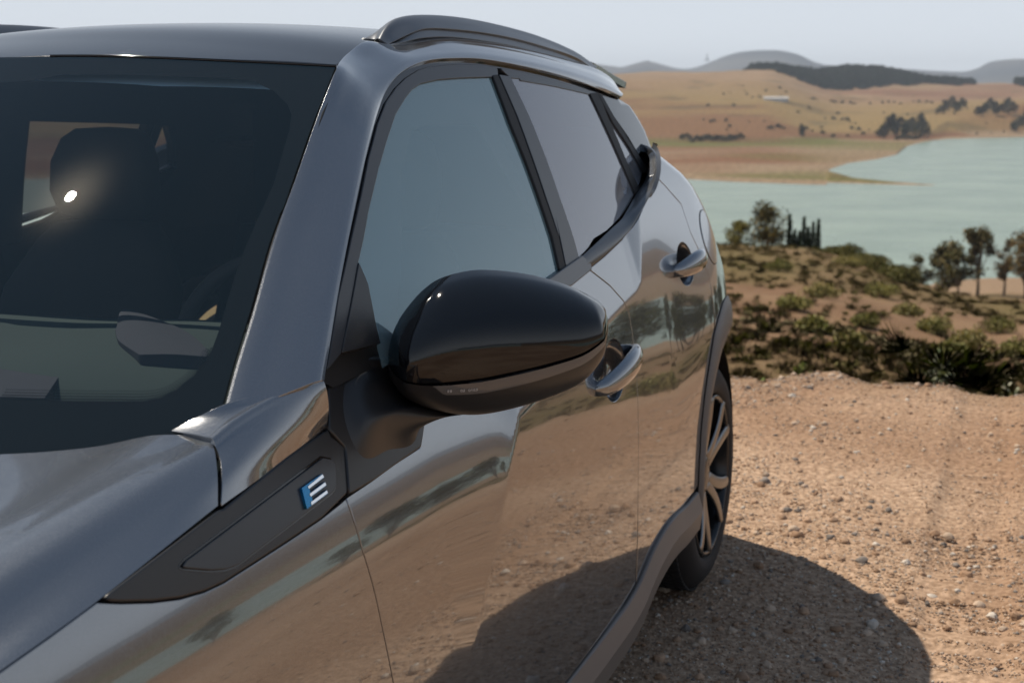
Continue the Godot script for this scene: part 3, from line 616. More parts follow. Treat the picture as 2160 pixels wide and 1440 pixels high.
func grain(m: StandardMaterial3D, scale: float, depth: float, seed_: int) -> void:   # fine relief of moulded plastic or cloth
	var n := FastNoiseLite.new(); n.seed = seed_; n.frequency = .12; n.fractal_octaves = 3
	var t := NoiseTexture2D.new(); t.width = 256; t.height = 256; t.seamless = true; t.noise = n; t.as_normal_map = true; t.bump_strength = 4.0
	m.normal_enabled = true; m.normal_texture = t; m.normal_scale = depth
	m.uv1_triplanar = true; m.uv1_scale = Vector3.ONE * scale

func car_materials() -> void:
	# metallic lacquer: a clear coat over smooth pigment with coarse flakes between
	var p := mat("paint", col(.235, .245, .26), 1.0, .86)
	p.clearcoat_enabled = true; p.clearcoat = 1.0; p.clearcoat_roughness = .0
	var fr := RandomNumberGenerator.new(); fr.seed = 5
	var fi := Image.create(512, 512, false, Image.FORMAT_RGB8)
	for y in 512:
		for x in 512:
			var v := .52 if fr.randf() < .20 else .045
			fi.set_pixel(x, y, Color(v, v, v))
	p.roughness_texture = ImageTexture.create_from_image(fi)
	p.roughness_texture_channel = BaseMaterial3D.TEXTURE_CHANNEL_RED
	p.uv1_triplanar = true; p.uv1_scale = Vector3.ONE * 14.0
	var r := mat("roof_paint", col(.018, .020, .024), .13, .0)
	mat("gloss_black", col(.006, .006, .007), .06, 0.0, .5)
	mat("mirror_black", col(.004, .005, .007), .05, 0.0, .5)
	var s := mat("satin_black", col(.020, .021, .023), .36, 0.0, .5)
	grain(s, 30.0, .12, 9)
	mat("frame_grey", col(.035, .038, .043), .32, 0.0, .5)
	mat("belt", col(.075, .08, .088), .30, .3, .5)
	mat("rubber", col(.010, .010, .011), .65)
	mat("liner", col(.004, .004, .004), .9)
	mat("cladding", col(.14, .128, .118), .45, 0.0, .5)
	mat("rail", col(.17, .178, .19), .32, .75)
	mat("chrome", col(.80, .81, .83), .12, 1.0)
	mat("blue", col(.02, .20, .42), .20, .7)
	mat("plate", col(.030, .033, .038), .30, 0.0, .5)
	var g := mat("screen_glass", col(.016, .060, .080, .07), .0)
	g.transparency = BaseMaterial3D.TRANSPARENCY_ALPHA
	g = mat("door_glass", col(.38, .62, .70, .15), .0, .32, .5)
	g.transparency = BaseMaterial3D.TRANSPARENCY_ALPHA
	g = mat("privacy_glass", col(.34, .35, .38, .66), .0, .45, .5)
	g.transparency = BaseMaterial3D.TRANSPARENCY_ALPHA
	mat("frit", col(.006, .007, .008), .9, 0.0, 0.0)
	var d := mat("dash", col(.024, .036, .035), .9, 0.0, .2); grain(d, 26.0, .35, 3)
	d = mat("dash_lid", col(.026, .030, .038), .85, 0.0, .2); grain(d, 26.0, .2, 4)
	d = mat("seat", col(.012, .012, .013), .8); grain(d, 18.0, .5, 6)
	mat("trim_inside", col(.010, .011, .012), .8)
	mat("headliner", col(.34, .46, .50), .9)
	var t := mat("tyre", col(.013, .012, .012), .78); grain(t, 40.0, .4, 8)
	mat("alloy_dark", col(.02, .021, .023), .25, .3)
	mat("alloy", col(.26, .255, .25), .30, 1.0)
	mat("lens", col(.13, .125, .12), .10)
	mat("print", col(.55, .55, .55), .5)

func both(called: String, make: Shape, m: Material, car: Node3D, left_parent: Node3D = null, right_parent: Node3D = null) -> MeshInstance3D:
	var a := part(called, make, m, left_parent if left_parent else car)
	var s := Shape.new()
	s.v = make.v.duplicate(); s.n = make.n.duplicate(); s.uv = make.uv.duplicate(); s.ix = make.ix.duplicate()
	s.flip_x()
	part(called, s, m, right_parent if right_parent else car)
	return a

func zy3(a: Array, kind: int, off := 0.0) -> PackedVector3Array:
	var r := PackedVector3Array()
	for p in pts2(a): r.append(surf_p(kind, p.x, p.y) + surf_n(kind, p.x, p.y) * off)
	return r

func build_car() -> void:
	make_side()
	car_materials()
	var car := thing("parked_car", "dark grey metallic estate car parked on the dirt with roof rails and black mirror", "car")
	var fine := Vector2(.01, .005)
	var mid := Vector2(.02, .02)
	# ---- body sides
	both("fender", panel(pts2(FENDER), SIDE, 0.0, .0026, fine, .02, .0018), M.paint, car)
	var trim := both("fender_trim", panel(pts2(FENDER_TRIM), SIDE, .003, .003, fine, .02, .003), M.satin_black, car)
	both("trim_insert", panel(pts2(INSERT_PLATE), SIDE, .0065, .001, Vector2(.01, .01), .004, .0012), M.plate, car, trim)
	part("plate_joint", panel(pts2(INSERT_PLATE), SIDE, .0034, -.0028, Vector2(.01, .01), .001, .0005), M.gloss_black, trim)
	# the letter: bright faces on blue sides
	part("badge_edge", panel(pts2(BADGE_E), SIDE, .0105, -.0004, Vector2(.01, .01), .006, .0004), M.blue, trim)
	for q in [BAR_A, BAR_B, BAR_C]: part("badge_bar", panel(pts2(q), SIDE, .0112, .0, Vector2(.01, .01), .0006, .0002), M.chrome, trim)
	var cup1 := handle_cup(Vector2(-1.655, .853), .088, .070, .10)
	var cup2 := handle_cup(Vector2(-2.380, 1.012), .080, .058, .10)
	var fd := both("front_door", panel(pts2(FRONT_DOOR), SIDE, 0.0, .0026, fine, .02, .0018, cup1), M.paint, car)
	var rd := both("rear_door", panel(pts2(REAR_DOOR), SIDE, 0.0, .0026, fine, .02, .0018, cup2), M.paint, car)
	both("handle_recess", bowl(cup1, .034), M.paint, car, fd)
	both("handle_recess", bowl(cup2, .032), M.paint, car, rd)
	both("door_handle", handle(Vector2(-1.515, .835), Vector2(-1.805, .872)), M.paint, car, fd)
	both("door_handle", handle(Vector2(-2.268, 1.003), Vector2(-2.498, 1.012)), M.paint, car, rd)
	both("quarter_panel", panel(pts2(QUARTER_PANEL), SIDE, 0.0, .0026, fine, .02, .0018), M.paint, car)
	# fuel flap
	var flap := PackedVector2Array()
	for k in 28:
		var g := TAU * k / 28
		flap.append(Vector2(-2.70 + .085 * cos(g), 1.055 + .075 * sin(g)))
	part("fuel_flap", panel(flap, SIDE, .0022, 0.0, fine, .004), M.paint, car)
	part("flap_joint", panel(flap, SIDE, .0008, -.0035, fine, .0), M.rubber, car)
	# dark inner skin behind the joints
	var inner := PackedVector2Array([Vector2(.80, .84), Vector2(.3, .91), Vector2(-.05, .95), Vector2(-.3, 1.02), Vector2(-.5, 1.05), Vector2(-1.5, 1.05), Vector2(-1.9, 1.10), Vector2(-2.3, 1.24), Vector2(-3.2, 1.25), Vector2(-3.35, .6), Vector2(-3.36, .32), Vector2(-3.32, .30), Vector2(-3.28, .62), Vector2(-3.1, .82), Vector2(-2.85, .90), Vector2(-2.58, .84), Vector2(-2.42, .62), Vector2(-2.40, .30), Vector2(-.5, .28), Vector2(-.05, .30), Vector2(.0, .6), Vector2(.2, .80), Vector2(.42, .84), Vector2(.7, .8)])
	both("inner_body", panel(inner, SIDE, -.045, 0.0, Vector2(.02, .02), 0.0), M.liner, car)
	# ---- hood: one skin from the centre line to the cut line
	var hr := pts3(HOOD_REAR)
	var cutl := pts3(HOOD_CUT)
	var ridge := pts3(HOOD_RIDGE)
	var curves := []
	var slope := Vector3(0, -.135, 1.0)
	for k in hr.size():
		var a := hr[k]
		var c := PackedVector3Array()
		if k == hr.size() - 1:
			c.append(a)
			for q in cutl: if q.z > a.z + .03: c.append(q)
		elif k >= 5 and k <= 7:
			var e: float = [0.0, .6, 1.0][k - 5]
			c.append(a)
			for i in range(1, 4):
				c.append(ridge[i] + (a - ridge[0]) * Vector3(1, 1, 0) + Vector3(0, 0, [.012, .004, 0][k - 5]))
			c.append(Vector3(.775 + (a.x - ridge[0].x), .912 + (a.y - ridge[0].y), .55))
			c.append(Vector3(.745 + (a.x - ridge[0].x), .862 + (a.y - ridge[0].y), .78))
		else:
			var xx := [a.x, [0, .32, .58, .655, .715][k], [0, .31, .565, .638, .695][k], [0, .30, .55, .62, .675][k]]
			var dy: float = [0., 0., 0., 0., 0.][k]
			var dz := .25 - a.z
			var yy := [a.y, a.y - .165 * dz, a.y - .165 * (.55 - a.z) - .02 * pow(.55 - a.z, 2), a.y - .165 * (.78 - a.z) - .03 * pow(.78 - a.z, 2)]
			c.append(a)
			for i in range(1, 4): c.append(Vector3(xx[i], yy[i], [0, .25, .55, .78][i]))
		curves.append(c)
	var hs := loft(curves, 60, 8, Vector3(.3, 1, 0))
	both("hood_half", hs, M.paint, car)
	var lipc := PackedVector3Array()
	both("hood_edge", edge_fold(curves, 60, 8), M.paint, car)
	# nose below the hood, outside the frame
	var nose := []
	for k in curves.size(): nose.append(PackedVector3Array([curves[k][-1], curves[k][-1] + Vector3(-.03, -.10, .07), Vector3(curves[k][-1].x * .95, .55, .90), Vector3(curves[k][-1].x * .95, .32, .86)]))
	both("front_bumper", loft(nose, 14, 3, Vector3(.3, 0, 1)), M.paint, car)
	# ---- corner piece between hood, windscreen and mirror
	var ci := pts3(CORNER_IN); var cr := pts3(CORNER_RIDGE); var cl := pts3(CORNER_LOW)
	ci[0] += Vector3(.004, .001, -.006)
	var rin := PackedVector3Array(); var rout := PackedVector3Array(); var rmid := PackedVector3Array()
	for p in cr:
		rin.append(p + Vector3(-.012, .0006, -.004)); rmid.append(p); rout.append(p + Vector3(.006, -.010, .002))
	var lowmid := PackedVector3Array()
	var lr := resample(cl, 5)
	for i in 5: lowmid.append(rout[i].lerp(lr[i], .5) + Vector3(.006, 0, .002))
	both("corner_panel", edge_wrap(loft([ci, rin, rmid, rout, lowmid, cl], 40, 6, Vector3(.5, .8, .2)), 40, .015), M.paint, car)
	# ---- pillar and cant rail
	var pi_ := pts3(PILLAR_IN); var po := pts3(PILLAR_OUT)
	var a1 := resample(pi_, 30); var b1 := resample(po, 30)
	var q1 := PackedVector3Array(); var q2 := PackedVector3Array(); var q0 := PackedVector3Array(); var q3 := PackedVector3Array()
	for i in 30:
		var d := b1[i] - a1[i]
		var tdir := (a1[mini(i + 1, 29)] - a1[maxi(i - 1, 0)]).normalized()
		var n := d.cross(tdir).normalized()
		if n.dot(Vector3(.6, .6, .3)) < 0: n = -n
		var w := d.length()
		q0.append(a1[i].lerp(b1[i], .03) + n * w * .014)
		q1.append(a1[i].lerp(b1[i], .36) + n * w * .040)
		q2.append(a1[i].lerp(b1[i], .68) + n * w * .050)
		q3.append(a1[i].lerp(b1[i], .94) + n * w * .026)
	both("pillar_rail", edge_wrap(loft([a1, q0, q1, q2, q3, b1], 90, 5, Vector3(.6, .6, .3)), 90, .02), M.paint, car)
	# ---- window frames and glass
	both("window_seal", panel(pts2(SEAL), PANE, -.006, 0.0, mid, .02), M.gloss_black, car)
	both("window_frame", panel(pts2(FRAME_FRONT), PANE, -.002, .0005, mid, .02, .002), M.frame_grey, car, fd)
	both("window_frame", panel(pts2(FRAME_REAR), PANE, -.002, .0005, mid, .02, .002), M.frame_grey, car, rd)
	both("window_seal", panel(pts2(B_SEAL), PANE, .000, .0, mid, .03, .003), M.rubber, car, fd)
	both("pillar_cover", panel(pts2(B_COVER), PANE, .001, .0005, mid, .03, .002), M.frame_grey, car, fd)
	both("window_seal", panel(pts2(C_SEAL), PANE, .000, .0, mid, .03, .003), M.rubber, car, rd)
	both("pillar_bar", panel(pts2(D_BAR), PANE, .001, .0, mid, .03, .003), M.rubber, car)
	both("side_glass", panel(pts2(GLASS_FRONT), PANE, -.006, -.004, mid, 0.0), M.door_glass, car, fd)
	both("side_glass", panel(pts2(GLASS_REAR), PANE, -.004, -.002, mid, 0.0), M.privacy_glass, car, rd)
	both("quarter_glass", panel(pts2(GLASS_QUARTER), PANE, -.004, -.003, mid, 0.0), M.privacy_glass, car)
	both("rear_side_pane", panel(pts2(D_PANE), PANE, -.002, .0, mid, .02), M.gloss_black, car)
	both("belt_trim", panel(pts2(BELT_TRIM), PANE, .007, .0, mid, .02, .003), M.belt, car, fd)
	var bl := pts3(BELT_LOW); var bh := pts3(BELT_UP)
	var bm := PackedVector3Array(); var bm2 := PackedVector3Array()
	for i in bl.size():
		bm.append(bl[i].lerp(bh[i], .10) + Vector3(.0025, .001, .001)); bm2.append(bl[i].lerp(bh[i], .75) + Vector3(.003, .002, .001))
	both("belt_trim", edge_wrap(loft([bl, bm, bm2, bh], 60, 4, Vector3(1, .3, 0)), 60, .012), M.belt, car, rd)
	both("sail_triangle", panel(pts2(SAIL_TRIANGLE), PANE, .0, .001, mid, .02), M.satin_black, car, fd)
	# inside of the pillars
	var ap := pts2(APERTURE); 
	var fr := PackedVector2Array(ap)
	fr.append_array(PackedVector2Array([Vector2(-2.62, 1.28), Vector2(-2.45, 1.30), Vector2(-2.55, 1.41), Vector2(-2.20, 1.465), Vector2(-1.68, 1.445), Vector2(-1.4, 1.44), Vector2(-1.22, 1.43), Vector2(-1.05, 1.405), Vector2(-.94, 1.34), Vector2(-.82, 1.22), Vector2(-.66, 1.06), Vector2(-.45, 1.05)]))
	both("inner_trim", panel(fr, PANE, -.03, .0, mid, 0.0), M.trim_inside, car)
	both("inner_trim", panel(PackedVector2Array([Vector2(-1.02, 1.52), Vector2(-1.10, 1.42), Vector2(-1.60, 1.415), Vector2(-2.2, 1.395), Vector2(-2.48, 1.375), Vector2(-2.55, 1.50), Vector2(-1.8, 1.55)]), PANE, -.045, .0, mid, 0.0), M.trim_inside, car)
	both("inner_trim", panel(PackedVector2Array([Vector2(-1.33, 1.50), Vector2(-1.66, 1.50), Vector2(-1.80, 1.08), Vector2(-1.52, 1.06)]), PANE, -.03, .0, mid, 0.0), M.trim_inside, car)
	both("inner_trim", panel(PackedVector2Array([Vector2(-2.28, 1.47), Vector2(-2.46, 1.52), Vector2(-2.77, 1.52), Vector2(-2.77, 1.05), Vector2(-2.3, 1.05), Vector2(-2.34, 1.16), Vector2(-2.42, 1.25)]), PANE, -.03, .0, mid, 0.0), M.trim_inside, car)
	both("inner_trim", panel(PackedVector2Array([Vector2(-.38, 1.075), Vector2(-.38, .95), Vector2(-2.5, .95), Vector2(-2.5, 1.20), Vector2(-2.28, 1.16), Vector2(-1.9, 1.09), Vector2(-1.5, 1.062)]), PANE, -.045, .0, mid, 0.0), M.trim_inside, car)
	build_screen(car)
	build_roof(car)
	build_mirror(car, fd)
	build_sill_and_wheels(car)
	build_cabin(car)

func handle_cup(c: Vector2, rz: float, ry: float, tilt: float) -> PackedVector2Array:
	var r := PackedVector2Array()
	for k in 30:
		var g := TAU * k / 30
		var p := Vector2(rz * cos(g), ry * sin(g))
		r.append(c + p.rotated(-tilt))
	return r

func bowl(ring: PackedVector2Array, depth: float) -> Shape:
	var c := Vector2.ZERO
	for p in ring: c += p / ring.size()
	var rows := []
	for e in [[1.0, .001], [.985, .10], [.94, .35], [.82, .68], [.62, .90], [.35, .99], [.02, 1.0]]:
		var row := PackedVector3Array()
		for p in ring:
			var q: Vector2 = c + (p - c) * e[0]
			row.append(surf_p(SIDE, q.x, q.y) - surf_n(SIDE, q.x, q.y) * depth * e[1])
		rows.append(row)
	var s := grid(rows, Vector3(1, 0, 0), true)
	var sum := 0.0
	for n in s.n: sum += n.x
	if sum < 0:
		for i in s.n.size(): s.n[i] = -s.n[i]
		for i in range(0, s.ix.size(), 3):
			var k := s.ix[i]; s.ix[i] = s.ix[i + 1]; s.ix[i + 1] = k
	return s

func handle(a: Vector2, b: Vector2) -> Shape:
	var path := PackedVector3Array(); var radii := []
	for i in 21:
		var t := i / 20.0
		var q := a.lerp(b, t) + Vector2(0, .006 * sin(PI * t))
		var lift := .036 * pow(sin(PI * clampf(t, .0, 1.0)), .55) if i > 0 and i < 20 else -.004
		path.append(surf_p(SIDE, q.x, q.y) + surf_n(SIDE, q.x, q.y) * lift)
		var e := pow(clampf(sin(PI * (t * .94 + .03)), 0, 1), .30)
		radii.append(Vector2(.015 * e + .003, .030 * e))
	return tube(path, radii, 20, true, Vector3(0, 1, 0))

# folds the edge of the hood skin down along its rear and side edges
func edge_fold(curves: Array, along: int, across: int) -> Shape:
	var cs := []
	for c in curves: cs.append(resample(c, along))
	var m := cs.size()
	var rim := PackedVector3Array()
	for k in (m - 1) * across + 1:
		var a := mini(k / across, m - 2); var t := float(k - a * across) / across
		var p0: Vector3 = cs[a - 1][0] if a > 0 else cs[0][0] * 2 - cs[1][0]
		var p3: Vector3 = cs[a + 2][0] if a + 2 < m else cs[m - 1][0] * 2 - cs[m - 2][0]
		rim.append(nonuniform(p0, cs[a][0], cs[a + 1][0], p3, t))
	var inward := []
	for i in rim.size(): inward.append(Vector3(0, -1, .1) if rim[i].x < .80 else Vector3(-.8, -.2, .4))
	for i in range(1, along):
		rim.append(cs[m - 1][i]); inward.append(Vector3(-1, .1, 0))
	var rows := []
	var l1 := PackedVector3Array(); var l2 := PackedVector3Array()
	for i in rim.size():
		l1.append(rim[i] + inward[i].normalized() * .006); l2.append(rim[i] + inward[i].normalized() * .022)
	rows = [rim, l1, l2]
	return grid(rows, Vector3(.6, 0, -.6))

func edge_wrap(s: Shape, rows: int, depth: float) -> Shape:   # the sides of a loft, folded inwards
	var w := s.v.size() / rows
	var rim := PackedInt32Array()
	for k in w: rim.append(k)
	for i in range(1, rows): rim.append(i * w + w - 1)
	for k in range(w - 2, -1, -1): rim.append((rows - 1) * w + k)
	for i in range(rows - 2, -1, -1): rim.append(i * w)
	var m := rim.size()
	var mid := Vector3.ZERO
	var first := s.v.size()
	for i in m:
		var p := s.v[rim[i]]; var n := s.n[rim[i]]
		var d := (s.v[rim[(i + 1) % m]] - s.v[rim[(i + m - 1) % m]])
		var o := d.cross(n).normalized()
		var inside := s.v[clampi(rim[i] + (w if i < w else (-1 if i < w + rows - 1 else (-w if i < 2 * w + rows - 2 else 1))), 0, first - 1)]
		if o.dot(p - inside) < 0: o = -o
		s.vert(p, (n + o * .5).normalized()); s.vert(p + o * .0012 - n * .0012, o); s.vert(p + o * .0012 - n * depth, o)
	for i in m:
		var a := first + i * 3; var b := first + ((i + 1) % m) * 3
		s.quad(a, b, b + 1, a + 1); s.quad(a + 1, b + 1, b + 2, a + 2)
	return s

func build_screen(car: Node3D) -> void:
	var side := pts2(WS_SIDE); var top := pts2(WS_TOP)
	var o := PackedVector2Array()
	for i in range(top.size() - 1, -1, -1): pass
	var right := PackedVector2Array()         # from the top centre round to the bottom corner
	for p in top: right.append(p)
	for i in range(1, side.size()): right.append(side[i])
	right.append(Vector2(.775, .93)); right.append(Vector2(.775, .90))
	right[0].x = maxf(right[0].x, .02)
	var poly := PackedVector2Array(right)
	for i in range(right.size() - 1, -1, -1): poly.append(Vector2(-right[i].x, right[i].y))
	var ws := part("windscreen", panel(poly, SCREEN, 0.0, .001, Vector2(.025, .02), 0.0), M.screen_glass, car)
	# black printed border behind the glass
	var inn := pts2(FRIT_INNER)
	inn[0].x = maxf(inn[0].x, .0); inn[-1].x = maxf(inn[-1].x, .0)
	var ring := PackedVector2Array()
	for p in right: ring.append(p)
	ring.append(Vector2(0, .90)); ring.append(Vector2(.0, inn[-1].y))
	for i in range(inn.size() - 2, 0, -1): ring.append(inn[i])
	ring.append(Vector2(.0, inn[0].y)); ring.append(Vector2(0, right[0].y))
	both("glass_border", panel(ring, SCREEN, -.0025, .0, Vector2(.025, .02), 0.0), M.frit, car, ws, ws)
	# halftone dots along the border's lower inner edge
	var dots := Shape.new()
	var inner := resample2(inn, 400)
	for i in 400:
		if inner[i].y > 1.12: continue
		for r in 4:
			var d := (inner[mini(i + 1, 399)] - inner[maxi(i - 1, 0)]).normalized()
			var nrm := Vector2(-d.y, d.x)
			if nrm.dot(Vector2(.2, 1.25) - inner[i]) < 0: nrm = -nrm
			var c := inner[i] + nrm * (.0015 + .0030 * r) + d * (.0012 if r % 2 else 0.0)
			if c.x < 0: continue
			var rad := .00135 - .0002 * r
			var m := surf_n(SCREEN, c.x, c.y)
			var ids := []
			for g in 6: 
				var q := c + Vector2(cos(TAU * g / 6), sin(TAU * g / 6)) * rad
				ids.append(dots.vert(surf_p(SCREEN, q.x, q.y) - m * .002, m))
			for g in range(1, 5): dots.tri(ids[0], ids[g], ids[g + 1])
	var dm := part("border_dots", dots, M.frit, ws); dm.set_meta("kind", "stuff")
	var te := PackedVector3Array()
	for i in range(top.size() - 1, -1, -1): te.append(surf_p(SCREEN, maxf(top[i].x, 0.0), top[i].y) + Vector3(0, .0005, -.0005))
	both("glass_edge", tube(resample(te, 40), [.0026], 8), M.gloss_black, car, ws, ws)
	# rubber joint along the pillars
	var j := PackedVector3Array()
	for p in side.slice(1): j.append(surf_p(SCREEN, p.x + .004, p.y) + Vector3(0, -.006, -.004))
	both("screen_seal", tube(resample(j, 40), [.006], 8), M.rubber, car)
	# cowl under the glass
	part("cowl", box(Vector3(-.74, .80, -.30), Vector3(.74, .90, .15)), M.liner, car)

func build_roof(car: Node3D) -> void:
	var f := pts2(ROOF_FRONT); var s := pts2(ROOF_SIDE)
	var right := PackedVector2Array()
	for i in range(0, f.size()): right.append(f[i])
	right[0] = Vector2(.02, f[0].y + .004)
	for p in s: right.append(p)
	var poly := PackedVector2Array(right)
	for i in range(right.size() - 1, -1, -1): poly.append(Vector2(-right[i].x, right[i].y))
	part("roof", panel(poly, ROOF, 0.0, .0015, Vector2(.025, .02), .02, .002), M.roof_paint, car)
	# headliner
	var hl := PackedVector2Array([Vector2(.60, -.91), Vector2(.625, -1.2), Vector2(.645, -1.6), Vector2(.63, -2.4), Vector2(.53, -2.75), Vector2(-.53, -2.75), Vector2(-.63, -2.4), Vector2(-.645, -1.6), Vector2(-.625, -1.2), Vector2(-.60, -.91), Vector2(-.3, -.82), Vector2(.3, -.82)])
	part("headliner", panel(hl, ROOF, -.05, 0.0, Vector2(.05, .05), 0.0), M.headliner, car)
	# tailgate and rear screen close the back
	var back := [PackedVector3Array([Vector3(0, 1.50, -3.08), Vector3(0, 1.30, -3.28), Vector3(0, .95, -3.42), Vector3(0, .4, -3.46)]), PackedVector3Array([Vector3(.35, 1.49, -3.05), Vector3(.40, 1.30, -3.22), Vector3(.48, .95, -3.36), Vector3(.50, .4, -3.40)]), PackedVector3Array([Vector3(.50, 1.44, -2.95), Vector3(.52, 1.30, -3.05), Vector3(.62, .95, -3.20), Vector3(.70, .4, -3.2)])]
	both("tailgate_half", loft(back, 20, 6, Vector3(0, 0, -1)), M.paint, car)
	part("underbody", box(Vector3(-.80, .20, -3.2), Vector3(.80, .26, .85)), M.liner, car)
	part("rear_wall", box(Vector3(-.60, .26, -2.70), Vector3(.60, 1.46, -2.66)), M.liner, car)
	# rail
	var lo := pts3(RAIL_LOW); var gr := pts3(RAIL_GROOVE); var sh := pts3(RAIL_SHOULDER); var tp := pts3(RAIL_TOP); var inr := pts3(RAIL_INNER)
	var inl := PackedVector3Array()
	for p in inr: inl.append(p + Vector3(.0, -.03, 0))
	both("roof_rail", edge_wrap(loft([gr, sh, tp, inr, inl], 60, 5, Vector3(.5, 1, 0)), 60, .008), M.rail, car)
	var gi := PackedVector3Array(); var lw := PackedVector3Array()
	var rg := resample(gr, 40); var rl := resample(lo, 40)
	for i in 40:
		gi.append(rg[i] + Vector3(-.004, -.0045, 0)); lw.append(rl[i] + Vector3(0, .002, 0))
	both("rail_foot", edge_wrap(loft([lw, gi], 60, 3, Vector3(1, 0, 0)), 60, .01), M.rail, car)
	var back2 := PackedVector3Array(); var back3 := PackedVector3Array()
	for i in 40:
		back2.append(rl[i] + Vector3(-.012, -.014, 0)); back3.append(rg[i] + Vector3(-.014, .004, 0))
	both("rail_joint", loft([back2, back3], 40, 2, Vector3(1, 0, 0)), M.rubber, car)

var mir_top: PackedVector3Array
var mir_bot: PackedVector3Array
func mir_p(s: float, v: float, off := 0.0) -> Vector3:    # s from the car outwards, v from the bottom up
	var f := s * (mir_top.size() - 1)
	var i := mini(int(f), mir_top.size() - 2)
	var a := mir_bot[i].lerp(mir_bot[i + 1], f - i); var b := mir_top[i].lerp(mir_top[i + 1], f - i)
	var fwd := Vector3(.52, -.05, .85).normalized()
	var up := b - a
	var bulge := .105 * pow(sin(PI * clampf(.06 + s * .90, 0, 1)), .55) * pow(maxf(0.0, 1 - pow(absf(2 * v - 1), 2.3)), .55)
	bulge *= clampf(up.length() / .10, .0, 1.0) * .9 + .1
	return a + up * v + fwd * (bulge + off)

func mir_band(s0: float, s1: float, va: Callable, vb: Callable, na: int, nb: int, off := 0.0) -> Shape:
	var rows := []
	for i in na + 1:
		var s := lerpf(s0, s1, float(i) / na)
		var row := PackedVector3Array()
		for k in nb + 1:
			var t := float(k) / nb
			row.append(mir_p(s, lerpf(va.call(s), vb.call(s), t), off))
		rows.append(row)
	return grid(rows, Vector3(.4, 0, .9))

func build_mirror(car: Node3D, door: Node3D) -> void:
	mir_top = resample(pts3(MIRROR_TOP), 61); mir_bot = resample(pts3(MIRROR_BOTTOM), 61)
	var one := func(_s: float) -> float: return 1.0
	var zero := func(_s: float) -> float: return 0.0
	var cut := func(s: float) -> float: return lerpf(.345, .46, s * s)
	var cut_b := func(s: float) -> float: return lerpf(.345, .46, s * s) - .028
	var mirror := part("door_mirror", mir_band(0.0, 1.0, cut, one, 90, 40), M.mirror_black, car)
	part("mirror_base", mir_band(0.0, 1.0, zero, cut_b, 90, 24), M.satin_black, mirror)
	part("mirror_groove", mir_band(0.0, 1.0, cut_b, cut, 60, 4, -.006), M.gloss_black, mirror)
	var s_lo := func(s: float) -> float: return lerpf(.345, .46, s * s) - .028 - .085 * soft((s - .22) / .05)
	part("turn_signal", mir_band(.22, .985, s_lo, cut_b, 60, 8, .0012), M.lens, mirror)
	# glass side: a shallow back
	var rows := []
	for i in 61:
		var a := mir_bot[i]; var b := mir_top[i]
		rows.append(PackedVector3Array([b, b.lerp(a, .04) + Vector3(-.01, 0, -.035), b.lerp(a, .5) + Vector3(-.012, 0, -.042), a.lerp(b, .04) + Vector3(-.01, 0, -.035), a]))
	part("mirror_glass", grid(rows, Vector3(-.4, 0, -1)), M.gloss_black, mirror)
	# small print on the lamp
	for k in [[.285, "E9"], [.33, "02"], [.365, "0163"]]:
		var t := TextMesh.new(); t.text = k[1]; t.font_size = 16; t.pixel_size = .0004; t.depth = .0004
		var o := MeshInstance3D.new(); o.name = numbered("lamp_print", mirror); o.mesh = t; o.material_override = M.print
		var p := mir_p(k[0], s_lo.call(k[0]) + .035, .002); var p2 := mir_p(k[0] + .02, s_lo.call(k[0] + .02) + .035, .002)
		var x := (p2 - p).normalized(); var zz := Vector3(.3, -.5, .8); zz = (zz - x * zz.dot(x)).normalized()
		o.transform = Transform3D(Basis(x, zz.cross(x), zz), p)
		mirror.add_child(o, true)
	# foot on the door and arm
	part("mirror_foot", panel(pts2(SAIL_BASE), SIDE, .006, .0, Vector2(.01, .01), .02, .003), M.satin_black, mirror)
	var ro := pts3(ARM_ROOT); var mi := pts3(ARM_MID); var ti := pts3(ARM_TIP)
	var arm_curves := []
	for k in ro.size(): arm_curves.append(PackedVector3Array([ro[k] + Vector3(-.004, 0, 0), mi[k], ti[k]]))
	part("mirror_arm", loft(arm_curves, 24, 8, Vector3(.3, 0, .9), true, true), M.satin_black, mirror)

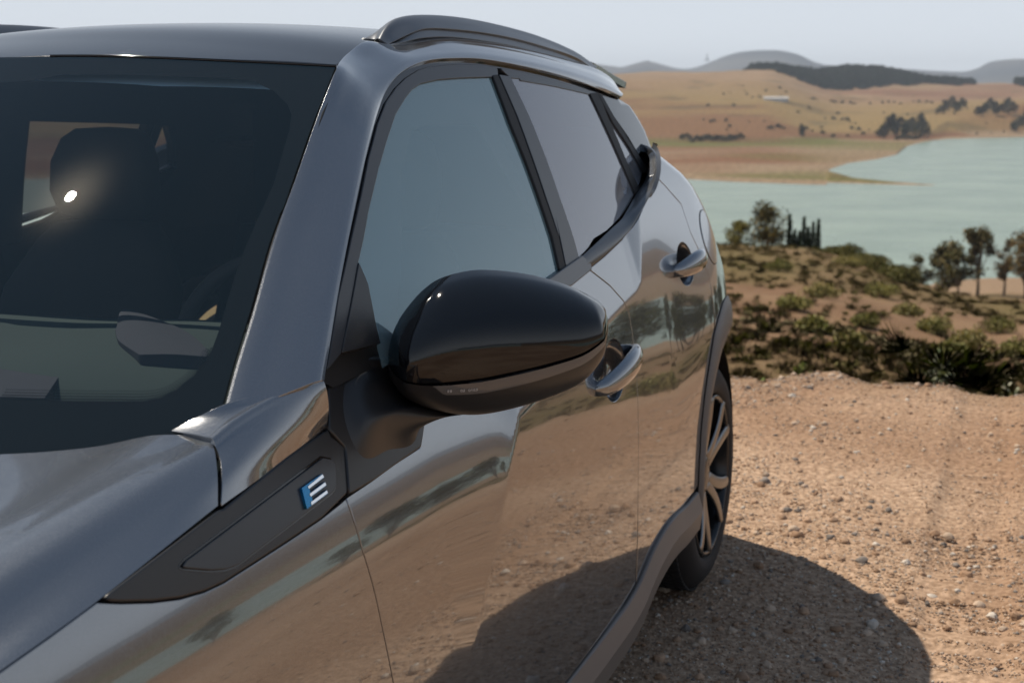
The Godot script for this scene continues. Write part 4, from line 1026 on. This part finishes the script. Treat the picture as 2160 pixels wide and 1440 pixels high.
func build_sill_and_wheels(car: Node3D) -> void:
	var top := pts3(SILL_TOP)
	top.append(Vector3(.90, .26, -.42))
	var n := top.size()
	var c0 := PackedVector3Array(); var c1 := PackedVector3Array(); var c2 := PackedVector3Array(); var c3 := PackedVector3Array(); var c4 := PackedVector3Array(); var c5 := PackedVector3Array()
	for i in n:
		var p := top[i]
		c0.append(p + Vector3(-.012, -.003, 0))
		c1.append(p + Vector3(.005, .001, 0))
		c2.append(p + Vector3(.009, -.002, 0))
		c3.append(p + Vector3(.022, -.050, 0))
		c4.append(p + Vector3(.014, -.105, 0))
		c5.append(p + Vector3(-.14, -.13, 0))
	both("sill_cladding", loft([c0, c1, c2], 90, 4, Vector3(1, .8, 0), true), M.cladding, car)
	both("sill_face", loft([c2, c3], 90, 4, Vector3(1, 0, 0)), M.cladding, car)
	both("sill_face", loft([c3, c4], 90, 4, Vector3(1, 0, 0)), M.cladding, car)
	both("sill_under", loft([c4, c5], 90, 4, Vector3(1, -1, 0)), M.cladding, car)
	# arches
	const AG := [-8, 5, 18, 30, 45, 58, 75, 90, 120, 150, 185]
	const AO := [.392, .392, .400, .422, .470, .515, .520, .505, .49, .46, .43]
	const AI := [.372, .372, .378, .392, .418, .436, .424, .414, .410, .402, .385]
	for wz in [-2.85, .42]:
		var rows := []
		for i in 61:
			var deg := lerpf(-8, 185, i / 60.0)
			if wz > 0: deg = 180 - deg
			var g := deg_to_rad(deg)
			var e := Vector3(0, sin(g), cos(g)); var c := Vector3(0, .36, wz)
			var ad := deg if wz < 0 else 180 - deg
			var ro := pw(ad, AG, AO); var ri := pw(ad, AG, AI)
			var row := PackedVector3Array()
			for k in [[ro, .002], [ro - .002, .005], [lerpf(ro, ri, .25), .012], [lerpf(ro, ri, .6), .015], [ri + .006, .014], [ri, .008], [ri - .001, -.02], [ri - .001, -.12]]:
				var q: Vector3 = c + e * k[0]
				row.append(Vector3(surf_p(SIDE, q.z, maxf(q.y, .27)).x + k[1], q.y, q.z))
			rows.append(row)
		both("arch_cladding", grid(rows, Vector3(1, 0, 0)), M.cladding, car)
		var well := []
		for i in 25:
			var g := deg_to_rad(lerpf(-10, 190, i / 24.0))
			var e := Vector3(0, sin(g), cos(g)); var c := Vector3(0, .33, wz)
			well.append(PackedVector3Array([c + e * .40 + Vector3(.85, 0, 0), c + e * .42 + Vector3(.72, 0, 0), c + e * .42 + Vector3(.60, 0, 0), c + Vector3(.60, 0, 0)]))
		both("wheel_well", grid(well, Vector3(0, -1, 0)), M.liner, car)
		for sx in [1.0, -1.0]:
			wheel(car, Vector3(.880 * sx, .312, -2.83) if wz < 0 else Vector3(.880 * sx, .352, wz), sx)

func wheel(car: Node3D, c: Vector3, sx: float) -> void:
	var R := .352
	var tyre := lathe_x([[-.235, .262], [-.242, .30], [-.232, .335], [-.215, R - .006], [-.17, R], [-.07, R], [-.040, R - .005], [-.020, R - .022], [-.006, .31], [.0, .285], [-.004, .262], [-.014, .252], [-.03, .245]], 96, Vector3.ZERO)
	var w := Node3D.new(); w.name = numbered("wheel", car); car.add_child(w, true)
	w.position = c
	if sx < 0: w.rotation.y = PI
	w.rotate_object_local(Vector3.RIGHT, .35)
	part("tyre", tyre, M.tyre, w)
	# tread blocks
	var tread := Shape.new()
	for k in 90:
		for j in 5:
			var g := TAU * (k + (j % 2) * .5) / 90
			var b := Basis(Vector3.RIGHT, -g)
			var t := box(Vector3(-.205 + j * .035, R - .004, -.0085), Vector3(-.205 + j * .035 + .027, R + .0045, .0085))
			for i in t.v.size():
				t.v[i] = b * t.v[i]; t.n[i] = b * t.n[i]
			merge(tread, t)
	var tm := part("tread_blocks", tread, M.tyre, w); tm.set_meta("kind", "stuff")
	part("rim", lathe_x([[-.015, .246], [-.008, .247], [-.004, .240], [-.012, .232], [-.05, .225], [-.14, .215], [-.20, .21], [-.21, .06], [-.21, .001]], 72, Vector3.ZERO), M.alloy_dark, w)
	part("hub", lathe_x([[-.05, .066], [-.030, .060], [-.024, .045], [-.021, .028], [-.020, .001]], 40, Vector3.ZERO), M.alloy_dark, w)
	for k in 5:
		var b := Basis(Vector3.RIGHT, TAU * k / 5)
		for f in [-1.0, 1.0]:
			var path := PackedVector3Array([b * Vector3(-.034, .052, f * .012), b * Vector3(-.022, .12, f * .020), b * Vector3(-.014, .18, f * .038), b * Vector3(-.010, .238, f * .066)])
			part("spoke", tube(resample(path, 10), [Vector2(.021, .008)], 8, true, b * Vector3(1, 0, 0.01)), M.alloy, w)
		part("spoke_web", box_turned(b, Vector3(-.050, .05, -.014), Vector3(-.026, .17, .014)), M.alloy_dark, w)

func box_turned(b: Basis, lo: Vector3, hi: Vector3) -> Shape:
	var s := box(lo, hi)
	for i in s.v.size():
		s.v[i] = b * s.v[i]; s.n[i] = b * s.n[i]
	return s

func blob(rows_: Array, around := 24) -> Shape:     # stacked super-ellipses: [centre, half width x, half depth z]
	var rows := []
	for r in rows_:
		var row := PackedVector3Array()
		for k in around:
			var g := TAU * k / around
			var cx := signf(cos(g)) * pow(absf(cos(g)), .62); var cz := signf(sin(g)) * pow(absf(sin(g)), .62)
			row.append(r[0] + Vector3(cx * r[1], 0, cz * r[2]))
		rows.append(row)
	return grid(rows, Vector3.ONE, true)

func build_cabin(car: Node3D) -> void:
	# dashboard top and its parts
	var dash := []
	for x in [-.74, -.45, -.1, .2, .42, .6, .74]:
		var bump := .012 * exp(-pow((x - .45) / .22, 2))
		dash.append(PackedVector3Array([Vector3(x, .93, -.10 - .28 * x * x), Vector3(x, 1.0, -.17 - .28 * x * x), Vector3(x, 1.045 + bump, -.30 - .22 * x * x), Vector3(x, 1.058 + bump, -.50 - .1 * x * x), Vector3(x, 1.060 + bump, -.72), Vector3(x, 1.035 + bump, -.84), Vector3(x, .95, -.88), Vector3(x, .70, -.84)]))
	part("dashboard", loft(dash, 40, 6, Vector3(0, 1, -.1)), M.dash, car)
	var lp := pts3(LID)
	var lid := [PackedVector3Array([lp[2], lp[3], lp[4]]), PackedVector3Array([lp[1] + Vector3(0, .004, 0), lp[0].lerp(lp[4], .5) + Vector3(0, .008, 0), lp[4].lerp(lp[5], .5) + Vector3(0, .002, 0)]), PackedVector3Array([lp[0], lp[7], lp[6], lp[5]])]
	part("instrument_hood", edge_wrap(loft(lid, 16, 8, Vector3(0, 1, .2)), 16, .03), M.dash_lid, car)
	part("dash_seam", tube(resample(pts3(DASH_SEAM), 24), [Vector2(.004, .008)], 8), M.rubber, car)
	var dp := pts3(DASH_PANEL)
	part("dash_vent_panel", edge_wrap(loft([PackedVector3Array([dp[0] + Vector3(-.3, .01, .2), dp[0] + Vector3(0, .006, 0), dp[1] + Vector3(0, .002, 0)]), PackedVector3Array([dp[2] + Vector3(-.3, .01, .2), dp[2] + Vector3(0, .006, 0), dp[3] + Vector3(0, .002, 0)])], 20, 4, Vector3.UP), 20, .03), M.dash_lid, car)
	# steering wheel
	var ring := PackedVector3Array()
	var sb := Basis(Vector3.RIGHT, deg_to_rad(-24))
	for k in 40:
		var g := TAU * k / 40
		ring.append(Vector3(.38, .99, -1.00) + sb * Vector3(.175 * cos(g), .17 * sin(g), 0))
	part("steering_wheel", tube(ring, [.016], 10, false, Vector3(.1, .3, 1), true), M.seat, car)
	# seats
	for sx in [-.37, .37]:
		var seat := Node3D.new(); seat.name = numbered("seat", car); car.add_child(seat, true)
		seat.position = Vector3(sx, 0, -1.58)
		part("headrest", blob([[Vector3(0, 1.16, .0), .10, .03], [Vector3(0, 1.175, .01), .125, .055], [Vector3(0, 1.23, .015), .142, .065], [Vector3(0, 1.30, .01), .140, .062], [Vector3(0, 1.355, .0), .118, .050], [Vector3(0, 1.378, -.005), .085, .030], [Vector3(0, 1.382, -.005), .01, .01]]), M.seat, seat)
		part("backrest", blob([[Vector3(0, .50, .30), .24, .09], [Vector3(0, .75, .20), .26, .09], [Vector3(0, 1.0, .08), .24, .075], [Vector3(0, 1.11, .03), .18, .06], [Vector3(0, 1.15, .01), .14, .045], [Vector3(0, 1.165, .0), .01, .01]]), M.seat, seat)
		part("cushion", blob([[Vector3(0, .35, .45), .24, .26], [Vector3(0, .50, .45), .25, .27], [Vector3(0, .55, .47), .22, .24], [Vector3(0, .56, .47), .01, .01]]), M.seat, seat)
	part("rear_bench", blob([[Vector3(0, .5, -2.35), .62, .12], [Vector3(0, .85, -2.48), .62, .10], [Vector3(0, 1.06, -2.58), .60, .07], [Vector3(0, 1.08, -2.58), .1, .02]]), M.seat, car)
# ------------------------------------------------------------------ surfaces of the car (metres; the car points to +z, its left side is +x)
const SZ0 := -3.50
const SY0 := 0.25
const SNZ := 451
const SNY := 223
var side_x := PackedFloat32Array()
var side_n := PackedVector3Array()

func pw(x: float, xs: Array, vs: Array) -> float:
	if x <= xs[0]: return vs[0]
	for i in range(1, xs.size()):
		if x <= xs[i]: return lerpf(vs[i - 1], vs[i], (x - xs[i - 1]) / (xs[i] - xs[i - 1]))
	return vs[-1]

const LO_Y := [.25, .45, .60, .70, .80, .985, 1.117, 1.2, 1.36]
const LO_T := [-3., 0., 1.5, 2.7, 4.6, 9.0, 13.6, 18., 27.]
const FR_Y := [.25, .45, .60, .70, .78, .845, .90, .95, 1.0, 1.05, 1.2, 1.36]
const FR_T := [-3., 0., 2.5, 4.5, 7.5, 14.3, 18.7, 20.5, 22., 24., 30., 36.]
const MI_Y := [.25, .5, .7, .80, .90, 1.0, 1.1, 1.2, 1.36]
const MI_T := [0., 4., 9., 14., 16.5, 17.5, 18.5, 21., 27.]

func soft(t: float) -> float:
	t = clampf(t, 0, 1)
	return t * t * (3 - 2 * t)

func make_side() -> void:
	side_x.resize(SNZ * SNY)
	side_n.resize(SNZ * SNY)
	var tl := PackedFloat32Array(); var tf := PackedFloat32Array(); var tm := PackedFloat32Array()
	for j in SNY:
		var y := SY0 + j * .005
		tl.append(pw(y, LO_Y, LO_T)); tf.append(pw(y, FR_Y, FR_T)); tm.append(pw(y, MI_Y, MI_T))
	# rounded transitions, so that no reflection breaks where two slopes meet
	for k in 3:
		for a in [tl, tf, tm]:
			var b: PackedFloat32Array = a.duplicate()
			for j in range(3, SNY - 3):
				a[j] = (b[j - 3] + b[j - 2] + b[j - 1] + b[j] + b[j + 1] + b[j + 2] + b[j + 3]) / 7.0
	var roll := PackedFloat32Array()      # where the flank turns in towards the tail
	for j in SNY: roll.append(pw(SY0 + j * .005, [.5, .8, .95, 1.0, 1.05, 1.1, 1.136, 1.2, 1.24, 1.30, 1.36], [-3.1, -3.0, -2.86, -2.80, -2.77, -2.74, -2.72, -2.64, -2.55, -2.37, -2.25]))
	var tans := PackedFloat32Array(); tans.resize(SNZ * SNY)
	for i in SNZ:
		var z := SZ0 + i * .01
		var yc := pw(z, [-2.12, -2.02, -1.95, -1.90, -1.80, -1.04, -.90, -.78, -.66, -.58], [1.28, 1.12, 1.015, .998, .985, .878, .705, .554, .40, .25])
		var k2 := soft((-.95 - z) / .5)
		var plan := .915 - .02 * pow(clampf((z + .2) / 1.2, 0, 1), 2) - .30 * pow(clampf((-2.55 - z) / .95, 0, 1), 2.6)
		var at := i * SNY
		var sum := 0.0
		var s45 := 0.0
		for j in SNY:
			var y := SY0 + j * .005
			var up := tf[j] + (tm[j] - tf[j]) * k2
			var k := 0.0 if z < -2.12 else soft((y - yc) / .014 + .5)
			var t := tan(deg_to_rad(tl[j] + (up - tl[j]) * k))
			tans[at + j] = t
			if j > 0: sum += (t + tans[at + j - 1]) * .0025
			if j == 40: s45 = sum
			var a := pow(clampf(1 - pow((z + 2.68) / .55, 2), 0, 1), 2)
			var b := pow(clampf(1 - pow((y - .85) / .35, 2), 0, 1), 2)
			var ri: float = clampf((roll[j] - z) / .5, 0, 1.05)
			side_x[at + j] = plan - sum + .022 * a * b - .36 * ri * ri
		for j in SNY: side_x[at + j] += s45
	for i in SNZ:
		for j in SNY:
			var i0 := maxi(i - 1, 0); var i1 := mini(i + 1, SNZ - 1)
			var j0 := maxi(j - 1, 0); var j1 := mini(j + 1, SNY - 1)
			var dz := (side_x[i1 * SNY + j] - side_x[i0 * SNY + j]) / ((i1 - i0) * .01)
			var dy := (side_x[i * SNY + j1] - side_x[i * SNY + j0]) / ((j1 - j0) * .005)
			side_n[i * SNY + j] = Vector3(1, -dy, -dz).normalized()

func glass_x(z: float, y: float) -> float:
	var r := clampf((-1.6 - z) / 1.6, 0, 1.2)
	var f := clampf((z + .9) / .9, 0, 1)
	return .850 - (y - 1.075) * .36 - (y - 1.075) * (y - 1.075) * .20 - .10 * r * r - .02 * f * f - 2.4 * pow(clampf(pw(y, [1.25, 1.30, 1.36, 1.40, 1.43, 1.45, 1.5], [-2.62, -2.645, -2.66, -2.635, -2.60, -2.49, -2.46]) - z, 0, .5), 2)

func roof_y(x: float, z: float) -> float:
	var c := spline(z, ROOF_Z, ROOF_Y)
	return c - .11 * x * x - .05 * x * x * x * x

const ROOF_Z := [-3.3, -3.0, -2.6, -2.2, -1.7, -1.3, -1.1, -.95, -.80, -.6]
const ROOF_Y := [1.515, 1.548, 1.588, 1.609, 1.619, 1.608, 1.590, 1.560, 1.526, 1.47]

func spline(x: float, xs: Array, vs: Array) -> float:   # smooth through the points
	var n := xs.size()
	if x <= xs[0]: return vs[0]
	if x >= xs[n - 1]: return vs[n - 1]
	for i in range(1, n):
		if x <= xs[i]:
			var h: float = xs[i] - xs[i - 1]
			var t: float = (x - xs[i - 1]) / h
			var d: float = (vs[i] - vs[i - 1]) / h
			var d0: float = d if i == 1 else (d + (vs[i - 1] - vs[i - 2]) / (xs[i - 1] - xs[i - 2])) / 2
			var d1: float = d if i == n - 1 else (d + (vs[i + 1] - vs[i]) / (xs[i + 1] - xs[i])) / 2
			var t2 := t * t; var t3 := t2 * t
			return vs[i - 1] * (2 * t3 - 3 * t2 + 1) + h * d0 * (t3 - 2 * t2 + t) + vs[i] * (3 * t2 - 2 * t3) + h * d1 * (t3 - t2)
	return 0.0

enum {SIDE, PANE, SCREEN, ROOF}

func surf_p(kind: int, u: float, v: float) -> Vector3:
	match kind:
		SIDE:
			var fz := clampf((u - SZ0) / .01, 0, SNZ - 1.001); var fy := clampf((v - SY0) / .005, 0, SNY - 1.001)
			var i := int(fz); var j := int(fy); var a := fz - i; var b := fy - j; var k := i * SNY + j
			return Vector3((side_x[k] * (1 - a) + side_x[k + SNY] * a) * (1 - b) + (side_x[k + 1] * (1 - a) + side_x[k + SNY + 1] * a) * b, v, u)
		PANE: return Vector3(glass_x(u, v), v, u)
		SCREEN: return Vector3(u, v, -.085 - 1.28 * (v - 1.038) - .20 * (v - 1.038) * (v - 1.038) - .22 * u * u)
	return Vector3(u, roof_y(u, v), v)

func surf_n(kind: int, u: float, v: float) -> Vector3:
	if kind == SIDE:
		var fz := clampf((u - SZ0) / .01, 0, SNZ - 1.001); var fy := clampf((v - SY0) / .005, 0, SNY - 1.001)
		var i := int(fz); var j := int(fy); var a := fz - i; var b := fy - j; var k := i * SNY + j
		return ((side_n[k] * (1 - a) + side_n[k + SNY] * a) * (1 - b) + (side_n[k + 1] * (1 - a) + side_n[k + SNY + 1] * a) * b).normalized()
	var e := .004
	var n := (surf_p(kind, u + e, v) - surf_p(kind, u - e, v)).cross(surf_p(kind, u, v + e) - surf_p(kind, u, v - e)).normalized()
	var out := Vector3(1, 0, 0) if kind == PANE else Vector3(0, 1, .3)
	return n if n.dot(out) > 0 else -n

# a plain triangle collector
class Shape:
	var v := PackedVector3Array(); var n := PackedVector3Array(); var uv := PackedVector2Array(); var ix := PackedInt32Array()
	func vert(p: Vector3, m: Vector3, t := Vector2.ZERO) -> int:
		v.append(p); n.append(m); uv.append(t)
		return v.size() - 1
	func tri(a: int, b: int, c: int) -> void:      # wound so that it faces along its normals
		if (v[b] - v[a]).cross(v[c] - v[a]).dot(n[a] + n[b] + n[c]) > 0:
			ix.append(a); ix.append(c); ix.append(b)
		else:
			ix.append(a); ix.append(b); ix.append(c)
	func quad(a: int, b: int, c: int, d: int) -> void:
		tri(a, b, c); tri(a, c, d)
	func flip_x() -> void:
		for i in v.size():
			v[i].x = -v[i].x; n[i].x = -n[i].x
		for i in range(0, ix.size(), 3):
			var k := ix[i + 1]; ix[i + 1] = ix[i + 2]; ix[i + 2] = k
	func mesh() -> ArrayMesh:
		var a := []; a.resize(Mesh.ARRAY_MAX)
		a[Mesh.ARRAY_VERTEX] = v; a[Mesh.ARRAY_NORMAL] = n; a[Mesh.ARRAY_TEX_UV] = uv; a[Mesh.ARRAY_INDEX] = ix
		var m := ArrayMesh.new(); m.add_surface_from_arrays(Mesh.PRIMITIVE_TRIANGLES, a)
		return m

func pts2(a: Array) -> PackedVector2Array:
	var r := PackedVector2Array()
	for i in range(0, a.size(), 2): r.append(Vector2(a[i], a[i + 1]))
	return r

func pts3(a: Array) -> PackedVector3Array:
	var r := PackedVector3Array()
	for i in range(0, a.size(), 3): r.append(Vector3(a[i], a[i + 1], a[i + 2]))
	return r

func resample(p: PackedVector3Array, n: int) -> PackedVector3Array:   # smooth curve through p, n points evenly along it
	var c := Curve3D.new(); c.bake_interval = .01
	for i in p.size():
		var a := p[maxi(i - 1, 0)]; var b := p[mini(i + 1, p.size() - 1)]
		var t := (b - a).normalized()
		var l0 := p[i].distance_to(a) / 3; var l1 := p[i].distance_to(b) / 3
		c.add_point(p[i], -t * l0, t * l1)
	var r := PackedVector3Array(); var l := c.get_baked_length()
	for i in n: r.append(c.sample_baked(l * i / (n - 1), true))
	return r

func resample2(p: PackedVector2Array, n: int, closed := false) -> PackedVector2Array:
	var q := PackedVector3Array()
	for a in p: q.append(Vector3(a.x, a.y, 0))
	if closed: q.append(q[0])
	var r := PackedVector2Array()
	for a in resample(q, n): r.append(Vector2(a.x, a.y))
	return r

func dense(p: PackedVector2Array, step: float) -> PackedVector2Array:
	var r := PackedVector2Array()
	for i in p.size():
		var a := p[i]; var b := p[(i + 1) % p.size()]
		var k := maxi(1, int(ceil(a.distance_to(b) / step)))
		for j in k: r.append(a.lerp(b, float(j) / k))
	return r

# part of a surface inside an outline, with a rounded edge folded inwards
func panel(outline: PackedVector2Array, kind: int, off := 0.0, inset := 0.002, step := Vector2(.01, .005), lip := .012, round := .0015, hole := PackedVector2Array(), smooth := 0) -> Shape:
	var K := 1000.0
	var poly := PackedVector2Array()
	for p in outline: poly.append(p * K)
	if Geometry2D.is_polygon_clockwise(poly): poly.reverse()
	if inset != 0.0:
		var best := PackedVector2Array()
		for q in Geometry2D.offset_polygon(poly, -inset * K, Geometry2D.JOIN_ROUND if smooth else Geometry2D.JOIN_MITER):
			if q.size() > best.size(): best = q
		poly = best
	for k in smooth:     # corner cutting
		var q := PackedVector2Array()
		for i in poly.size():
			var a := poly[i]; var b := poly[(i + 1) % poly.size()]
			q.append(a.lerp(b, .25)); q.append(a.lerp(b, .75))
		poly = q
	if Geometry2D.is_polygon_clockwise(poly): poly.reverse()
	poly = dense(poly, .012 * K)
	var hl := PackedVector2Array()
	for p in hole: hl.append(p * K)
	if hl.size() and Geometry2D.is_polygon_clockwise(hl): hl.reverse()
	var lo := poly[0]; var hi := poly[0]
	for p in poly: lo = lo.min(p); hi = hi.max(p)
	var st := step * K
	var base := Vector2(SZ0, SY0) * K
	var c0 := Vector2i(((lo - base) / st).floor()); var c1 := Vector2i(((hi - base) / st).floor())
	var edge := {}
	for ring in [poly, hl]:
		for i in ring.size():
			var a: Vector2 = ring[i]; var b: Vector2 = ring[(i + 1) % ring.size()]
			var k := int(ceil(a.distance_to(b) / (minf(st.x, st.y) * .45))) + 1
			for j in k + 1:
				var f := (a.lerp(b, float(j) / k) - base) / st
				for d in [Vector2(.02, .02), Vector2(-.02, .02), Vector2(.02, -.02), Vector2(-.02, -.02)]:
					edge[Vector2i((f + d).floor())] = true
	var s := Shape.new()
	var seen := {}
	var vert := func(p: Vector2) -> int:
		var key := Vector2i((p * 50).round())
		if not seen.has(key):
			var n := surf_n(kind, p.x / K, p.y / K)
			seen[key] = s.vert(surf_p(kind, p.x / K, p.y / K) + n * off, n, p / K)
		return seen[key]
	for i in range(c0.x, c1.x + 1):
		for j in range(c0.y, c1.y + 1):
			var p := base + Vector2(i, j) * st
			var cell := PackedVector2Array([p, p + Vector2(st.x, 0), p + st, p + Vector2(0, st.y)])
			if not edge.has(Vector2i(i, j)):
				if Geometry2D.is_point_in_polygon(p + st / 2, poly) and not (hl.size() and Geometry2D.is_point_in_polygon(p + st / 2, hl)):
					s.quad(vert.call(cell[0]), vert.call(cell[1]), vert.call(cell[2]), vert.call(cell[3]))
				continue
			var cut := Geometry2D.intersect_polygons(poly, cell)
			if hl.size():
				var rest: Array[PackedVector2Array] = []
				for q in cut:
					rest.append_array(Geometry2D.clip_polygons(q, hl))
				cut = rest
			for q in cut:
				if q.size() < 3: continue
				var ids := PackedInt32Array()
				for w in q: ids.append(vert.call(w))
				var t := Geometry2D.triangulate_polygon(q)
				for k in range(0, t.size(), 3): s.tri(ids[t[k]], ids[t[k + 1]], ids[t[k + 2]])
	if lip > 0.0:
		for ring in [poly, hl]:
			var m: int = ring.size()
			if m < 3: continue
			var sign := 1.0 if ring == poly else -1.0
			var rows := []
			for i in m:
				var p: Vector2 = ring[i] / K
				var d: Vector2 = (ring[(i + 1) % m] - ring[(i + m - 1) % m]).normalized()
				var o2 := Vector2(d.y, -d.x) * sign
				var n := surf_n(kind, p.x, p.y)
				var b := surf_p(kind, p.x, p.y)
				var o := (surf_p(kind, p.x + o2.x * .002, p.y + o2.y * .002) - b)
				o = (o - n * o.dot(n)).normalized()
				b += n * off
				var m45 := (n + o).normalized()
				rows.append([s.vert(b, n, p), s.vert(b + o * round * .7 - n * round * .3, m45, p), s.vert(b + o * round - n * round, o, p), s.vert(b + o * round - n * lip, o, p)])
			for i in m:
				var r0: Array = rows[i]; var r1: Array = rows[(i + 1) % m]
				for k in 3: s.quad(r0[k], r1[k], r1[k + 1], r0[k + 1])
	return s

# a skin through a row of curves; across is the number of steps between two curves
func loft(curves: Array, along: int, across: int, out: Vector3, bulge := true, closed := false) -> Shape:
	var cs := []
	for c in curves: cs.append(resample(c, along))
	var rows := []
	var m := cs.size()
	var count := (m if closed else m - 1) * across
	for i in along:
		var row := PackedVector3Array()
		for k in count + (0 if closed else 1):
			var a := mini(k / across, m - 1 if closed else m - 2); var t := float(k - a * across) / across
			var p0: Vector3; var p1: Vector3 = cs[a][i]; var p2: Vector3 = cs[(a + 1) % m][i]; var p3: Vector3
			if closed:
				p0 = cs[(a + m - 1) % m][i]; p3 = cs[(a + 2) % m][i]
			else:
				p0 = cs[a - 1][i] if a > 0 else p1 * 2 - p2
				p3 = cs[a + 2][i] if a + 2 < m else p2 * 2 - p1
			if bulge and m > 2: row.append(nonuniform(p0, p1, p2, p3, t))
			else: row.append(p1.lerp(p2, t))
		rows.append(row)
	return grid(rows, out, closed)

func nonuniform(p0: Vector3, p1: Vector3, p2: Vector3, p3: Vector3, t: float) -> Vector3:   # Catmull-Rom with uneven spacing
	var a := maxf(p0.distance_to(p1), 1e-5); var b := maxf(p1.distance_to(p2), 1e-5); var c := maxf(p2.distance_to(p3), 1e-5)
	var m1 := ((p1 - p0) / a * b + (p2 - p1) / b * a) / (a + b) * b
	var m2 := ((p2 - p1) / b * c + (p3 - p2) / c * b) / (b + c) * b
	var t2 := t * t; var t3 := t2 * t
	return p1 * (2 * t3 - 3 * t2 + 1) + m1 * (t3 - 2 * t2 + t) + p2 * (3 * t2 - 2 * t3) + m2 * (t3 - t2)

func grid(rows: Array, out: Vector3, closed := false) -> Shape:
	var s := Shape.new()
	var h: int = rows.size(); var w: int = rows[0].size()
	var sgn := 0.0
	var ns := PackedVector3Array()
	for i in h:
		for k in w:
			var a: Vector3 = rows[mini(i + 1, h - 1)][k] - rows[maxi(i - 1, 0)][k]
			var b: Vector3 = (rows[i][(k + 1) % w] - rows[i][(k + w - 1) % w]) if closed else (rows[i][mini(k + 1, w - 1)] - rows[i][maxi(k - 1, 0)])
			var n := a.cross(b)
			ns.append(n.normalized())
			sgn += n.normalized().dot(out)
	if closed:
		var mid := Vector3.ZERO
		for k in w: mid += rows[h / 2][k] / w
		sgn = 0.0
		for k in w: sgn += ns[(h / 2) * w + k].dot(rows[h / 2][k] - mid)
	for i in h:
		for k in w:
			s.vert(rows[i][k], ns[i * w + k] * (1.0 if sgn >= 0 else -1.0), Vector2(float(k) / w, float(i) / h))
	for i in h - 1:
		for k in (w if closed else w - 1):
			var k1 := (k + 1) % w
			s.quad(i * w + k, i * w + k1, (i + 1) * w + k1, (i + 1) * w + k)
	return s

func merge(a: Shape, b: Shape) -> Shape:
	var o := a.v.size()
	a.v.append_array(b.v); a.n.append_array(b.n); a.uv.append_array(b.uv)
	for i in b.ix: a.ix.append(i + o)
	return a

# tube with an elliptic section along a path
func tube(path: PackedVector3Array, radii: Array, around := 14, cap := true, up := Vector3.UP, closed := false) -> Shape:
	var rows := []
	var n := path.size()
	for i in n:
		var t := ((path[(i + 1) % n] - path[(i + n - 1) % n]) if closed else (path[mini(i + 1, n - 1)] - path[maxi(i - 1, 0)])).normalized()
		var a := up.cross(t).normalized(); var b := t.cross(a).normalized()
		var r = radii[mini(i, radii.size() - 1)]
		var rr: Vector2 = r if r is Vector2 else Vector2(r, r)
		var row := PackedVector3Array()
		for k in around:
			var g := TAU * k / around
			row.append(path[i] + a * cos(g) * rr.x + b * sin(g) * rr.y)
		rows.append(row)
	if closed: rows.append(rows[0])
	elif cap:
		for e in [0, n - 1]:
			var mid := PackedVector3Array(); mid.resize(around); mid.fill(path[e])
			if e == 0: rows.insert(0, mid)
			else: rows.append(mid)
	return grid(rows, Vector3.ONE, true)

# turned about the x axis: profile of (x, radius)
func lathe_x(profile: Array, around: int, c: Vector3) -> Shape:
	var rows := []
	for p in profile:
		var row := PackedVector3Array()
		for k in around:
			var g := TAU * k / around
			row.append(c + Vector3(p[0], p[1] * sin(g), p[1] * cos(g)))
		rows.append(row)
	var s := grid(rows, Vector3.ONE, true)
	return s

func box(lo: Vector3, hi: Vector3, s: Shape = null) -> Shape:
	if s == null: s = Shape.new()
	for ax in 3:
		for d in 2:
			var n := Vector3.ZERO; n[ax] = 1.0 if d else -1.0
			var q := []
			for e in [[0, 0], [1, 0], [1, 1], [0, 1]]:
				var p := Vector3.ZERO
				p[ax] = hi[ax] if d else lo[ax]
				p[(ax + 1) % 3] = hi[(ax + 1) % 3] if e[0] else lo[(ax + 1) % 3]
				p[(ax + 2) % 3] = hi[(ax + 2) % 3] if e[1] else lo[(ax + 2) % 3]
				q.append(s.vert(p, n))
			s.quad(q[0], q[1], q[2], q[3])
	return s

func part(called: String, s: Shape, m: Material, parent: Node3D, label := "") -> MeshInstance3D:
	var o := MeshInstance3D.new(); o.name = numbered(called, parent)
	o.mesh = s.mesh(); o.material_override = m
	parent.add_child(o, true)
	if label: o.set_meta("label", label)
	return o

var names := {}
func numbered(called: String, parent: Node = null) -> String:
	var key := [called, parent]
	names[key] = names.get(key, -1) + 1
	return called if names[key] == 0 else "%s_%03d" % [called, names[key]]

func thing(called: String, label: String, category: String, at := Vector3.ZERO, group := "") -> Node3D:
	var o := Node3D.new(); o.name = numbered(called); o.position = at
	add_child(o, true)
	tag(o, label, category, group)
	return o

func tag(o: Node, label: String, category: String, group := "", kind := "") -> void:
	if label: o.set_meta("label", label)
	if category: o.set_meta("category", category)
	if group: o.set_meta("group", group)
	if kind: o.set_meta("kind", kind)
